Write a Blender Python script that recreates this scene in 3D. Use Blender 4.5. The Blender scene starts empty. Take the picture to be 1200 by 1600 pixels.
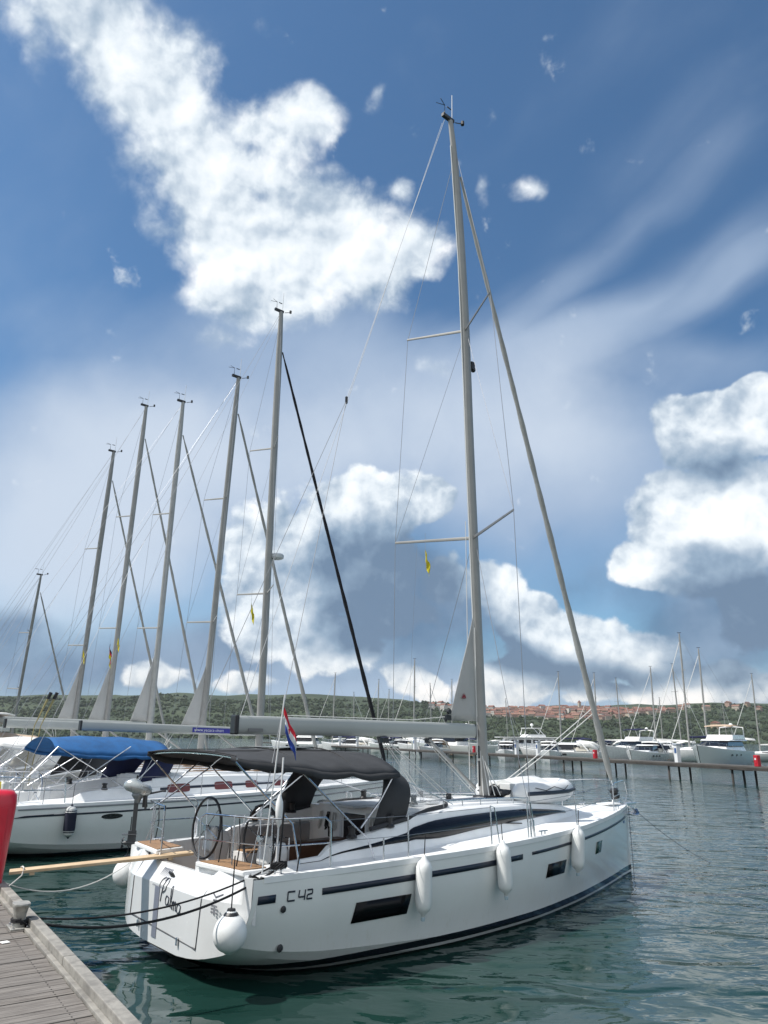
import bpy, bmesh, math, random
from mathutils import Vector, Matrix, Euler, noise
import numpy as np
R = math.radians
SC = bpy.context.scene
random.seed(7)

# ------------------------------------------------------------------ camera
CAM_H, PITCH, ROLL, FPX = 3.161, R(17.13), R(0.606), 1140.0   # focal length in pixels of a 1200x1600 frame
cam = bpy.data.cameras.new('camera')
cam.sensor_fit = 'VERTICAL'; cam.sensor_height = 24.0; cam.sensor_width = 18.0
cam.lens = FPX / 1600.0 * 24.0
cam.clip_start = 0.05; cam.clip_end = 20000
camo = bpy.data.objects.new('camera', cam); SC.collection.objects.link(camo)
camo.matrix_world = (Matrix.Translation((0, 0, CAM_H)) @ Matrix.Rotation(R(90) + PITCH, 4, 'X') @ Matrix.Rotation(ROLL, 4, 'Z'))
SC.camera = camo

def look_dir(px, py):
    """direction in the world of a point of the sky measured on the 1200x1600 photograph"""
    u, v = px - 600, py - 800
    u, v = u*math.cos(ROLL)+v*math.sin(ROLL), -u*math.sin(ROLL)+v*math.cos(ROLL)
    d = Vector((u/FPX, 1.0, -v/FPX))
    return Vector((d.x, d.y*math.cos(PITCH)-d.z*math.sin(PITCH), d.y*math.sin(PITCH)+d.z*math.cos(PITCH))).normalized()

# ------------------------------------------------------------------ sun, exposure
SUN_EL, SUN_AZ = R(56), R(-100)      # azimuth measured from +Y towards +X
sd = bpy.data.lights.new('sun', 'SUN'); sd.energy = 4.2; sd.angle = R(0.53); sd.color = (1.0, 0.955, 0.89)
so = bpy.data.objects.new('sun', sd); SC.collection.objects.link(so)
sv = Vector((math.sin(SUN_AZ)*math.cos(SUN_EL), math.cos(SUN_AZ)*math.cos(SUN_EL), math.sin(SUN_EL)))
so.rotation_euler = sv.to_track_quat('Z', 'Y').to_euler()
so.location = (0, 0, 60)
SC.view_settings.view_transform = 'Standard'; SC.view_settings.look = 'None'
SC.view_settings.exposure = 0.33; SC.view_settings.gamma = 1.0; SC.view_settings.use_curve_mapping = False
SC.cycles.max_bounces = 6; SC.cycles.diffuse_bounces = 3; SC.cycles.glossy_bounces = 4; SC.cycles.transparent_max_bounces = 12
SC.cycles.caustics_reflective = False; SC.cycles.caustics_refractive = False

# ------------------------------------------------------------------ sky with clouds (world shader, laid out by direction)
W = bpy.data.worlds.new('World'); SC.world = W; W.use_nodes = True
WT = W.node_tree; WT.nodes.clear()
class NT:
    """tiny helper to write node trees"""
    def __init__(s, t): s.t = t
    def n(s, typ, **kw):
        nd = s.t.nodes.new(typ)
        for k, v in kw.items(): setattr(nd, k, v)
        return nd
    def l(s, a, b): s.t.links.new(a, b)
    def put(s, sock, v):
        if isinstance(v, bpy.types.NodeSocket): s.l(v, sock)
        elif v is not None: sock.default_value = v
    def math(s, op, a, b=None, c=None, clamp=False):
        nd = s.n('ShaderNodeMath', operation=op, use_clamp=clamp)
        s.put(nd.inputs[0], a); s.put(nd.inputs[1], b)
        if c is not None: s.put(nd.inputs[2], c)
        return nd.outputs[0]
    def vm(s, op, a, b=None, scale=None):
        nd = s.n('ShaderNodeVectorMath', operation=op)
        s.put(nd.inputs[0], a)
        if b is not None: s.put(nd.inputs[1], b)
        if scale is not None: s.put(nd.inputs['Scale'], scale)
        return nd.outputs[0]
    def noise(s, vec, scale, detail=6, rough=.55, lac=2.0, dist=0.0, col=False):
        nd = s.n('ShaderNodeTexNoise'); nd.noise_dimensions = '3D'
        if vec is not None: s.l(vec, nd.inputs['Vector'])
        nd.inputs['Scale'].default_value = scale; nd.inputs['Detail'].default_value = detail
        nd.inputs['Roughness'].default_value = rough; nd.inputs['Lacunarity'].default_value = lac
        nd.inputs['Distortion'].default_value = dist
        return nd.outputs['Color' if col else 'Fac']
    def ramp(s, f, a, b, lo=0.0, hi=1.0, smooth=True):
        nd = s.n('ShaderNodeMapRange'); nd.interpolation_type = 'SMOOTHSTEP' if smooth else 'LINEAR'
        s.put(nd.inputs['Value'], f); s.put(nd.inputs['From Min'], a); s.put(nd.inputs['From Max'], b)
        s.put(nd.inputs['To Min'], lo); s.put(nd.inputs['To Max'], hi)
        return nd.outputs['Result']
    def mix(s, f, a, b, mode='MIX'):
        nd = s.n('ShaderNodeMix', data_type='RGBA', blend_type=mode)
        s.put(nd.inputs[0], f)
        for i, v in ((6, a), (7, b)):
            s.put(nd.inputs[i], v if isinstance(v, bpy.types.NodeSocket) else (*v, 1))
        return nd.outputs[2]
w = NT(WT)
tc = w.n('ShaderNodeTexCoord'); D = tc.outputs['Generated']
sky = w.n('ShaderNodeTexSky', sky_type='NISHITA'); sky.sun_disc = False
sky.sun_elevation = SUN_EL; sky.sun_rotation = SUN_AZ
sky.air_density = 1.0; sky.dust_density = 0.6; sky.ozone_density = 2.5
SKY_STRENGTH = 0.11
def unit(c): return tuple(v / SKY_STRENGTH for v in c)    # cloud colours given as they should look
DW = w.vm('ADD', D, w.vm('SCALE', w.vm('SUBTRACT', w.noise(D, 7, 3, .5, col=True), (.5, .5, .5)), scale=.055))
DW2 = w.vm('ADD', D, w.vm('SCALE', w.vm('SUBTRACT', w.noise(D, 5, 2, .5, col=True), (.5, .5, .5)), scale=.085))
DW3 = w.vm('ADD', D, w.vm('SCALE', w.vm('SUBTRACT', w.noise(D, 6, 2, .4, col=True), (.5, .5, .5)), scale=.03))
def blob(px, py, rx, ry, ang=0, wgt=1.0, vec=None):
    """a soft ellipse of directions: centre, radii and tilt as measured on the photograph"""
    a = R(ang)
    c = look_dir(px, py)
    t1 = look_dir(px+rx*math.cos(a), py+rx*math.sin(a)) - c
    t2 = look_dir(px-ry*math.sin(a), py+ry*math.cos(a)) - c
    x = (t1 - c*t1.dot(c)); r1 = x.length; x.normalize()
    y = t2 - c*t2.dot(c); y = y - x*y.dot(x); r2 = y.length; y.normalize()
    z = x.cross(y)
    m = Matrix((x, y, z)).transposed()
    nd = w.n('ShaderNodeMapping', vector_type='TEXTURE')
    w.l(vec or DW, nd.inputs['Vector'])
    nd.inputs['Location'].default_value = c; nd.inputs['Rotation'].default_value = m.to_euler()
    nd.inputs['Scale'].default_value = (r1, r2, 3.0)
    g = w.n('ShaderNodeTexGradient', gradient_type='SPHERICAL'); w.l(nd.outputs[0], g.inputs[0])
    return w.math('MULTIPLY', g.outputs['Fac'], wgt) if wgt != 1.0 else g.outputs['Fac']
def add(lst):
    o = lst[0]
    for q in lst[1:]: o = w.math('ADD', o, q)
    return o
def union(lst, k=.12):
    o = lst[0]
    for q in lst[1:]: o = w.math('SMOOTH_MAX', o, q, k)
    return o

# fine structure shared by all the clouds, and the same moved towards the light for relief
toward = (look_dir(450, 560) - look_dir(500, 640)).normalized() * .022
DQ = w.vm('ADD', D, w.vm('SCALE', w.vm('SUBTRACT', w.noise(D, 16, 3, .5, col=True), (.5, .5, .5)), scale=.020))
DQ2 = w.vm('ADD', DQ, tuple(toward))
nA = w.noise(DQ, 8.0, 10, .56); nC = w.noise(DQ, 5.6, 4, .5); nB = w.noise(DQ2, 5.6, 4, .5)
mC = w.noise(DQ, 19.0, 5, .55); mB = w.noise(w.vm('ADD', DQ, tuple(toward*.45)), 19.0, 5, .55)
relief = w.math('ADD', w.math('SUBTRACT', nC, nB), w.math('MULTIPLY', w.math('SUBTRACT', mC, mB), .34))

# 1. clear sky
el = w.n('ShaderNodeSeparateXYZ'); w.l(D, el.inputs[0])
base = w.mix(1.0, sky.outputs[0], (.60, .82, .91), 'MULTIPLY')
# 2. high veil and streaks
streak_map = w.n('ShaderNodeMapping', vector_type='TEXTURE')
c0 = look_dir(1000, 460); x0 = (look_dir(1200, 330) - look_dir(800, 620)).normalized()
y0 = (c0.cross(x0)).normalized(); x0 = y0.cross(c0).normalized()
streak_map.inputs['Rotation'].default_value = Matrix((x0, y0, c0)).transposed().to_euler()
streak_map.inputs['Scale'].default_value = (4.5, 1.0, 1.0)
w.l(DW2, streak_map.inputs['Vector'])
sN = w.noise(streak_map.outputs[0], 7.0, 6, .5)
veil = add([blob(430, 660, 560, 230, 4, .95, DW2), blob(900, 740, 430, 260, -12, 1.15, DW2), blob(130, 820, 420, 250, 0, 1.25, DW2),
            blob(1010, 470, 430, 60, -32, .80, DW2), blob(960, 380, 360, 40, -40, .35, DW2), blob(860, 450, 120, 200, 20, .22, DW2), blob(820, 560, 240, 120, -35, .65, DW2), blob(1120, 560, 260, 60, 5, .35, DW2),
            blob(1110, 250, 300, 150, -20, .30, DW2), blob(560, 560, 340, 140, 10, .45, DW2), blob(600, 1080, 1100, 130, 2, 1.3, DW2), blob(1150, 430, 230, 44, -32, .5, DW2), blob(60, 480, 240, 120, 30, .25, DW2)])
veil = w.math('ADD', veil, w.math('MULTIPLY', w.math('SUBTRACT', sN, .5), .9))
veil = w.math('ADD', veil, w.math('MULTIPLY', w.math('SUBTRACT', w.noise(D, 3.5, 5, .55), .5), .6))
vf = w.ramp(veil, .0, 1.1, 0, .90)
col = w.mix(vf, base, unit((.33, .42, .56)))
glow = w.ramp(w.math('ADD', add([blob(60, 820, 380, 230, -20, 1.15, DW2), blob(880, 690, 260, 210, -20, .75, DW2), blob(200, 900, 330, 120, 0, .55, DW2), blob(560, 690, 300, 160, 0, .7, DW2), blob(300, 700, 280, 160, 0, .65, DW2)]), w.math('MULTIPLY', w.math('SUBTRACT', w.noise(DQ, 5, 6, .58), .5), 1.0)), .05, 1.0, 0, .66)
col = w.mix(glow, col, unit((.58, .645, .73)))
# 3. storm blue bands low down and the grey undersides
dark = add([blob(130, 1030, 460, 90, 3, 1.15, DW2), blob(20, 960, 110, 50, 0, .6, DW2), blob(330, 1000, 120, 90, 0, .6, DW2),
            blob(650, 970, 230, 130, 5, 1.3, DW2), blob(640, 880, 150, 130, 0, .75, DW2), blob(1130, 980, 230, 130, 8, 1.35, DW2),
            blob(1190, 890, 150, 120, 0, .8, DW2), blob(880, 930, 200, 60, -8, .55, DW2), blob(560, 1060, 260, 50, 0, .4, DW2), blob(980, 1060, 200, 40, 0, .4, DW2)])
dark = w.math('ADD', dark, w.math('MULTIPLY', w.math('SUBTRACT', w.noise(DQ, 9, 7, .58), .5), 1.1))
df = w.ramp(dark, .15, 1.05, 0, .92)
col = w.mix(df, col, w.mix(w.ramp(w.noise(DQ, 6, 5, .55), .35, .65), unit((.105, .18, .29)), unit((.22, .30, .42))))
# 4. heaped clouds
def cloud_layer(col, bl, k_noise, k_fine, soft, lift, unders, warm=True, gain=1.0):
    heap = union(bl)
    hd = w.math('ADD', heap, w.math('MULTIPLY', w.math('SUBTRACT', nA, .5), w.ramp(heap, .0, .30, .15, k_noise)))
    hd = w.math('ADD', hd, w.math('MULTIPLY', w.math('SUBTRACT', mC, .5), k_fine))
    hm = w.ramp(hd, .20, .20+soft)
    uf = w.ramp(add(unders), .0, 1.7, 0, 1) if unders else None
    rel = w.math('MULTIPLY', relief, 3.3*gain)
    if unders: rel = w.math('MULTIPLY', rel, w.math('SUBTRACT', 1.0, w.math('MULTIPLY', uf, .62)))
    sh = w.math('ADD', rel, w.math('MULTIPLY', w.ramp(hd, .2, 1.0), .12))
    sh = w.math('ADD', sh, lift)
    if unders: sh = w.math('SUBTRACT', sh, w.math('MULTIPLY', uf, .74))
    cr = w.n('ShaderNodeValToRGB'); w.l(sh, cr.inputs[0]); cr.color_ramp.interpolation = 'LINEAR'
    e = cr.color_ramp.elements
    for p_, c_ in ((0, (.14, .21, .31)), (.22, (.25, .34, .45)), (.45, (.42, .50, .59)), (.68, (.68, .74, .79)), (1.0, (.93, .94, .95))):
        q_ = e[0] if p_ == 0 else (e[len(e)-1] if p_ == 1.0 else e.new(p_))
        q_.color = (*c_, 1)
    ccol = w.mix(1.0, cr.outputs[0], (1/SKY_STRENGTH,)*3, 'MULTIPLY')
    if warm: ccol = w.mix(w.ramp(el.outputs[2], .02, .13, .6, 0), ccol, w.mix(1.0, ccol, (1.04, .93, .82), 'MULTIPLY'))
    return w.mix(w.math('MULTIPLY', hm, w.ramp(el.outputs[2], .0, .05, .5, .97)), col, ccol)
# the big high one, thin and torn at its edges
col = cloud_layer(col, [blob(150, 30, 210, 120, 40, 1.15), blob(250, 150, 210, 140, 45, 1.25), blob(330, 270, 210, 150, 50, 1.3), blob(400, 380, 210, 140, 30, 1.35),
      blob(450, 185, 120, 66, -5, .95), blob(390, 210, 140, 90, 10, .95), blob(530, 380, 180, 130, 15, 1.25), blob(640, 380, 90, 70, 0, 1.05), blob(370, 470, 130, 70, 5, .95), blob(270, 80, 150, 90, 30, .85),
      blob(50, 40, 80, 150, -25, .62), blob(395, 30, 60, 80, 60, .42),
      blob(605, 132, 64, 26, -50, .62), blob(632, 300, 40, 40, 0, .62), blob(826, 296, 60, 34, -15, .62), blob(757, 300, 28, 46, 0, .58),
      blob(722, 255, 34, 28, 0, .52), blob(650, 425, 54, 36, 0, .78), blob(345, 535, 80, 44, 0, .50), blob(680, 575, 80, 36, 20, .42), blob(600, 470, 90, 30, 0, .4)],
      1.45, .85, .55, .56, [blob(470, 330, 260, 60, 40, .30, DW3), blob(300, 330, 200, 60, 50, .22, DW3)], gain=.85)
# the towers on the right and in the middle, and the low bank
under = [blob(1110, 735, 170, 56, 0, 1.4, DW3), blob(1090, 860, 150, 40, 0, .5, DW3), blob(1150, 690, 100, 40, 0, .4, DW3), blob(1160, 960, 260, 130, 0, 2.4, DW3), blob(640, 920, 190, 140, 8, 2.3, DW3), blob(580, 1000, 240, 80, 0, 1.2, DW3), blob(520, 880, 200, 150, 0, .7, DW3),
         blob(850, 1040, 200, 44, 8, 1.4, DW3), blob(1000, 1062, 220, 44, 0, 1.3, DW3), blob(780, 1010, 90, 60, 20, 1.0, DW3)]
col = cloud_layer(col, [blob(1090, 670, 120, 80, 0, 1.2), blob(1180, 660, 130, 80, 0, 1.15), blob(1080, 800, 130, 100, 0, 1.2), blob(1170, 810, 140, 130, 0, 1.25), blob(1020, 880, 100, 56, -5, 1.05),
      blob(1120, 890, 150, 80, 0, 1.05), blob(1180, 960, 120, 80, 0, .8),
      blob(560, 800, 130, 80, -10, 1.05), blob(650, 780, 90, 54, 0, 1.0), blob(470, 870, 150, 140, 0, 1.1), blob(430, 970, 110, 90, 20, 1.1), blob(570, 900, 150, 110, 0, 1.0),
      blob(620, 965, 110, 60, 0, .95), blob(520, 1010, 130, 70, 0, .95), blob(240, 1045, 64, 34, 0, .78), blob(690, 910, 70, 80, 0, .8),
      blob(775, 930, 74, 60, 35, 1.05), blob(830, 980, 100, 60, 20, 1.1), blob(900, 1010, 160, 66, 5, 1.15), blob(1000, 1025, 150, 56, 0, 1.0), blob(870, 1050, 200, 50, 0, 1.0), blob(1060, 1050, 160, 50, 0, .9), blob(800, 1080, 120, 42, 0, 1.05),
      blob(650, 1070, 80, 44, 20, .95), blob(1100, 1075, 160, 40, 0, .95), blob(1200, 1075, 100, 36, 0, .9), blob(730, 905, 50, 24, 45, .7), blob(930, 1085, 160, 28, 0, .8), blob(400, 1065, 120, 24, 0, .5)],
      1.3, .75, .18, .64, under, gain=1.05)
# unseen sky behind the camera: broken bright cloud added to lighten the shaded hull
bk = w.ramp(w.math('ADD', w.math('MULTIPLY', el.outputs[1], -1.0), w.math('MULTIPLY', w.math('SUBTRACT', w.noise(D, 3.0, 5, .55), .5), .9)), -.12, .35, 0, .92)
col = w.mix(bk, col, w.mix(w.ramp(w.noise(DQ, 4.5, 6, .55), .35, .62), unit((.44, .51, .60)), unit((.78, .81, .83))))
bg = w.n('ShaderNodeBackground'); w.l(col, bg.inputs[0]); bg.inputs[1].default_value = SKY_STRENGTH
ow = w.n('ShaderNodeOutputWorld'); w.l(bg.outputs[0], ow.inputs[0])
W.cycles.sampling_method = 'MANUAL'; W.cycles.sample_map_resolution = 512

# ------------------------------------------------------------------ materials
MATS = {}
def mat(name, base=(.8, .8, .8), rough=.5, metal=0.0, var=0.0, vscale=4.0, bump=0.0, bscale=40.0, spec=.5, coat=0.0, alpha=1.0, trans=0.0, two=None, twoscale=3.0, detail=4):
    """Principled surface with a little procedural unevenness in colour, gloss and relief"""
    if name in MATS: return MATS[name]
    m = bpy.data.materials.new(name); m.use_nodes = True; t = m.node_tree; h = NT(t)
    b = t.nodes['Principled BSDF']
    b.inputs['Base Color'].default_value = (*base, 1); b.inputs['Roughness'].default_value = rough
    b.inputs['Metallic'].default_value = metal; b.inputs['Specular IOR Level'].default_value = spec
    b.inputs['Coat Weight'].default_value = coat; b.inputs['Coat Roughness'].default_value = .08
    b.inputs['Alpha'].default_value = alpha; b.inputs['Transmission Weight'].default_value = trans
    oc = h.n('ShaderNodeTexCoord').outputs['Object']
    if var or two:
        f = h.noise(oc, twoscale if two else vscale, detail, .6)
        lo = two if two else tuple(c*(1-var) for c in base)
        hi = base if two else tuple(min(1, c*(1+var)) for c in base)
        h.l(h.mix(h.ramp(f, .3, .7), lo, hi), b.inputs['Base Color'])
        h.l(h.ramp(f, .2, .8, max(0, rough-.06), min(1, rough+.1)), b.inputs['Roughness'])
    if bump:
        bn = h.n('ShaderNodeBump'); bn.inputs['Strength'].default_value = bump; bn.inputs['Distance'].default_value = .01
        h.l(h.noise(oc, bscale, 4, .6), bn.inputs['Height']); h.l(bn.outputs[0], b.inputs['Normal'])
    m.diffuse_color = (*base, 1)
    MATS[name] = m; return m

def hull_mat(name, white, bands, rough=.22):
    """gelcoat with boot stripes: bands = [(height above water, colour), ...] from the keel up"""
    if name in MATS: return MATS[name]
    m = mat(name, white, rough, coat=.35)
    h = NT(m.node_tree); b = m.node_tree.nodes['Principled BSDF']
    sx = h.n('ShaderNodeSeparateXYZ'); oc = h.n('ShaderNodeTexCoord').outputs['Object']; h.l(oc, sx.inputs[0])
    col = white
    f0 = h.noise(oc, 1.3, 5, .6)
    col = h.mix(h.ramp(f0, .25, .75, 0, .5), white, tuple(c*.9 for c in white))
    st = h.n('ShaderNodeMapping'); st.inputs['Scale'].default_value = (9, 9, .7); h.l(oc, st.inputs[0])
    stain = h.math('MULTIPLY', h.ramp(h.noise(st.outputs[0], 2.2, 4, .6), .52, .8), h.ramp(sx.outputs[2], .9, .15, 0, .35))
    col = h.mix(stain, col, (white[0]*.72, white[1]*.69, white[2]*.58))
    for z, c in reversed(bands):
        col = h.mix(h.math('LESS_THAN', sx.outputs[2], z), col, c)
    h.l(col, b.inputs['Base Color'])
    return m

# ------------------------------------------------------------------ mesh builder
class MB:
    def __init__(s): s.v = []; s.f = []; s.m = []; s.s = []
    def add(s, vs, fs, mi=0, sm=False):
        o = len(s.v); s.v += [tuple(p) for p in vs]
        for f in fs: s.f.append([i+o for i in f]); s.m.append(mi); s.s.append(sm)
        return s
    def box(s, c, size, rz=0, ry=0, rx=0, mi=0, taper=1.0):
        M = Euler((rx, ry, rz)).to_matrix(); x, y, z = (q/2 for q in size); vs = []
        for sz in (-1, 1):
            k = taper if sz > 0 else 1
            for sx_, sy_ in ((-1, -1), (1, -1), (1, 1), (-1, 1)):
                vs.append(Vector(c) + M @ Vector((sx_*x*k, sy_*y*k, sz*z)))
        return s.add(vs, [(3, 2, 1, 0), (4, 5, 6, 7), (0, 1, 5, 4), (1, 2, 6, 5), (2, 3, 7, 6), (3, 0, 4, 7)], mi)
    def tube(s, pts, r, n=8, mi=0, cap=True, flat=1.0, closed=False):
        P = [Vector(p) for p in pts]; P = [p for i, p in enumerate(P) if i == 0 or (p-P[i-1]).length > 1e-6]
        if len(P) < 2: return s
        rr = r if isinstance(r, (list, tuple)) else [r]*len(P)
        if len(rr) != len(P): rr = [rr[0]+(rr[-1]-rr[0])*i/(len(P)-1) for i in range(len(P))]
        T = []
        for i in range(len(P)):
            if closed: d = P[(i+1) % len(P)] - P[i-1]
            else: d = P[min(i+1, len(P)-1)] - P[max(i-1, 0)]
            T.append(d.normalized())
        up = Vector((0, 0, 1)) if abs(T[0].z) < .9 else Vector((1, 0, 0))
        N = (up - T[0]*up.dot(T[0])).normalized(); vs = []
        for i, p in enumerate(P):
            N = (N - T[i]*N.dot(T[i]))
            N = N.normalized() if N.length > 1e-6 else T[i].orthogonal().normalized()
            B = T[i].cross(N)
            for k in range(n):
                a = 2*math.pi*k/n; vs.append(p + (N*math.cos(a) + B*math.sin(a)*flat)*rr[i])
        fs = []; m = len(P)
        for i in range(m if closed else m-1):
            for k in range(n):
                j = (i+1) % m
                fs.append((i*n+k, i*n+(k+1) % n, j*n+(k+1) % n, j*n+k))
        if cap and not closed: fs += [tuple(range(n))[::-1], tuple((m-1)*n+k for k in range(n))]
        return s.add(vs, fs, mi, True)
    def lathe(s, prof, c=(0, 0, 0), n=20, M=None, mi=0, sm=True):
        M = M or Matrix.Identity(3); vs = []
        for r_, z_ in prof:
            for k in range(n):
                a = 2*math.pi*k/n; vs.append(Vector(c) + M @ Vector((r_*math.cos(a), r_*math.sin(a), z_)))
        fs = []
        for i in range(len(prof)-1):
            for k in range(n): fs.append((i*n+k, i*n+(k+1) % n, (i+1)*n+(k+1) % n, (i+1)*n+k))
        fs += [tuple(range(n))[::-1], tuple((len(prof)-1)*n+k for k in range(n))]
        return s.add(vs, fs, mi, sm)
    def loft(s, rings, closed=False, mi=0, sm=True, capa=False, capb=False, flip=False, mfun=None):
        n = len(rings[0]); o = len(s.v); s.v += [tuple(p) for r_ in rings for p in r_]
        for i in range(len(rings)-1):
            for k in range(n if closed else n-1):
                f = [o+i*n+k, o+i*n+(k+1) % n, o+(i+1)*n+(k+1) % n, o+(i+1)*n+k]
                if flip: f.reverse()
                s.f.append(f); s.m.append(mfun(i, k) if mfun else mi); s.s.append(sm)
        for c_, i in ((capa, 0), (capb, len(rings)-1)):
            if c_:
                f = [o+i*n+k for k in range(n)]
                s.f.append(f if i else f[::-1]); s.m.append(mi); s.s.append(False)
        return s
    def prism(s, poly, z0, z1, mi=0, M=None):
        """poly (x, y) counterclockwise, extruded from z0 to z1, moved by the 4x4 matrix M"""
        M = M or Matrix.Identity(4); n = len(poly)
        vs = [M @ Vector((x, y, z0)) for x, y in poly] + [M @ Vector((x, y, z1)) for x, y in poly]
        fs = [tuple(range(n))[::-1], tuple(range(n, 2*n))] + [(k, (k+1) % n, n+(k+1) % n, n+k) for k in range(n)]
        return s.add(vs, fs, mi)
    def build(s, name, mats, parent=None, loc=(0, 0, 0), rot=(0, 0, 0), bevel=0.0, angle=35, solid=0.0, sub=0, fix=False):
        me = bpy.data.meshes.new(name); me.from_pydata(s.v, [], s.f); me.validate(verbose=False)
        if not isinstance(mats, (list, tuple)): mats = [mats]
        for m in mats: me.materials.append(m)
        if len(me.polygons) == len(s.f):
            me.polygons.foreach_set('material_index', s.m); me.polygons.foreach_set('use_smooth', s.s)
        if fix or any(s.s):
            bm = bmesh.new(); bm.from_mesh(me)
            if fix: bmesh.ops.remove_doubles(bm, verts=bm.verts, dist=1e-4); bmesh.ops.recalc_face_normals(bm, faces=bm.faces)
            for e in bm.edges:
                if len(e.link_faces) == 2 and e.calc_face_angle(0) > R(angle): e.smooth = False
            bm.to_mesh(me); bm.free()
        me.update()
        o = bpy.data.objects.new(name, me); SC.collection.objects.link(o)
        o.location = loc; o.rotation_euler = rot
        if parent: o.parent = parent
        if solid: md = o.modifiers.new('solid', 'SOLIDIFY'); md.thickness = solid; md.offset = 0
        if bevel: md = o.modifiers.new('bevel', 'BEVEL'); md.width = bevel; md.segments = 2; md.limit_method = 'ANGLE'; md.angle_limit = R(40)
        if sub: md = o.modifiers.new('sub', 'SUBSURF'); md.levels = sub; md.render_levels = sub
        return o

def empty(name, loc=(0, 0, 0), rz=0.0, rot=None):
    o = bpy.data.objects.new(name, None); o.empty_display_size = .3; SC.collection.objects.link(o)
    o.location = loc; o.rotation_euler = rot or (0, 0, rz); return o
def tag(o, label=None, cat=None, group=None, kind=None):
    if label: o['label'] = label
    if cat: o['category'] = cat
    if group: o['group'] = group
    if kind: o['kind'] = kind
    return o
def children(o): return [c for c in bpy.data.objects if c.parent == o]
def copy_tree(o, parent=None, kids=None):
    if kids is None:
        kids = {}
        for c in bpy.data.objects:
            if c.parent: kids.setdefault(c.parent.name, []).append(c)
    c = o.copy(); SC.collection.objects.link(c); c.parent = parent
    for ch in kids.get(o.name, []): copy_tree(ch, c, kids)
    return c
def spline(xs, ys):
    """smooth curve through points (Catmull-Rom with limited slopes)"""
    xs = list(xs); ys = list(ys); n = len(xs)
    d = [(ys[i+1]-ys[i])/(xs[i+1]-xs[i]) for i in range(n-1)]
    m = [d[0]] + [0 if d[i-1]*d[i] <= 0 else 2*d[i-1]*d[i]/(d[i-1]+d[i]) for i in range(1, n-1)] + [d[-1]]
    def f(x):
        if x <= xs[0]: return ys[0]
        if x >= xs[-1]: return ys[-1]
        i = max(j for j in range(n-1) if xs[j] <= x); h = xs[i+1]-xs[i]; t = (x-xs[i])/h
        return ((2*t**3-3*t*t+1)*ys[i] + (t**3-2*t*t+t)*h*m[i] + (-2*t**3+3*t*t)*ys[i+1] + (t**3-t*t)*h*m[i+1])
    return f
def sag(a, b, drop, n=12):
    a = Vector(a); b = Vector(b)
    return [a.lerp(b, i/n) - Vector((0, 0, drop*4*(i/n)*(1-i/n))) for i in range(n+1)]
def rod(name, pts, r, m, parent, n=6, **k):
    return MB().tube(pts, r, n).build(name, m, parent, **k)

# ------------------------------------------------------------------ water
def make_water():
    m = bpy.data.materials.new('harbour water'); m.use_nodes = True; h = NT(m.node_tree)
    b = m.node_tree.nodes['Principled BSDF']
    oc = h.n('ShaderNodeTexCoord').outputs['Object']
    f = h.noise(oc, .12, 3, .5)
    h.l(h.mix(h.ramp(f, .3, .7), (.006, .027, .022), (.013, .042, .035)), b.inputs['Base Color'])
    b.inputs['Roughness'].default_value = .035; b.inputs['IOR'].default_value = 1.48
    b.inputs['Specular IOR Level'].default_value = .5
    mp = h.n('ShaderNodeMapping'); mp.inputs['Scale'].default_value = (.75, 1.25, 1); mp.inputs['Rotation'].default_value = (0, 0, R(20)); h.l(oc, mp.inputs[0])
    big = h.noise(mp.outputs[0], .65, 1.5, .45, dist=.9)
    mid = h.noise(mp.outputs[0], 2.1, 2, .45, dist=1.0)
    sml = h.noise(mp.outputs[0], 7.0, 2, .5)
    calm = h.ramp(h.noise(oc, .07, 2, .5), .38, .62, .6, 1.15)
    pos = h.n('ShaderNodeSeparateXYZ'); h.l(oc, pos.inputs[0])
    rough = h.ramp(h.math('ADD', pos.outputs[1], h.math('MULTIPLY', pos.outputs[0], .55)), 6, 30, .22, 1.25)   # sheltered between dock and hulls
    ht = h.math('ADD', h.math('MULTIPLY', big, .15), h.math('MULTIPLY', mid, h.math('MULTIPLY', rough, .038)))
    ht = h.math('ADD', ht, h.math('MULTIPLY', sml, h.math('MULTIPLY', rough, .004)))
    ht = h.math('MULTIPLY', ht, calm)
    bn = h.n('ShaderNodeBump'); bn.inputs['Strength'].default_value = 1.0; bn.inputs['Distance'].default_value = 1.0
    h.l(ht, bn.inputs['Height']); h.l(bn.outputs[0], b.inputs['Normal'])
    mb = MB(); xs = [-3600, -2000, -600, -100, -20, 20, 100, 600, 2000, 3600]; ys = [-300, -40, 0, 20, 60, 200, 700, 1200]
    mb.loft([[(x, y, 0) for x in xs] for y in ys], sm=False, flip=True)
    tag(mb.build('water', m), kind='structure')
make_water()

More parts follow.
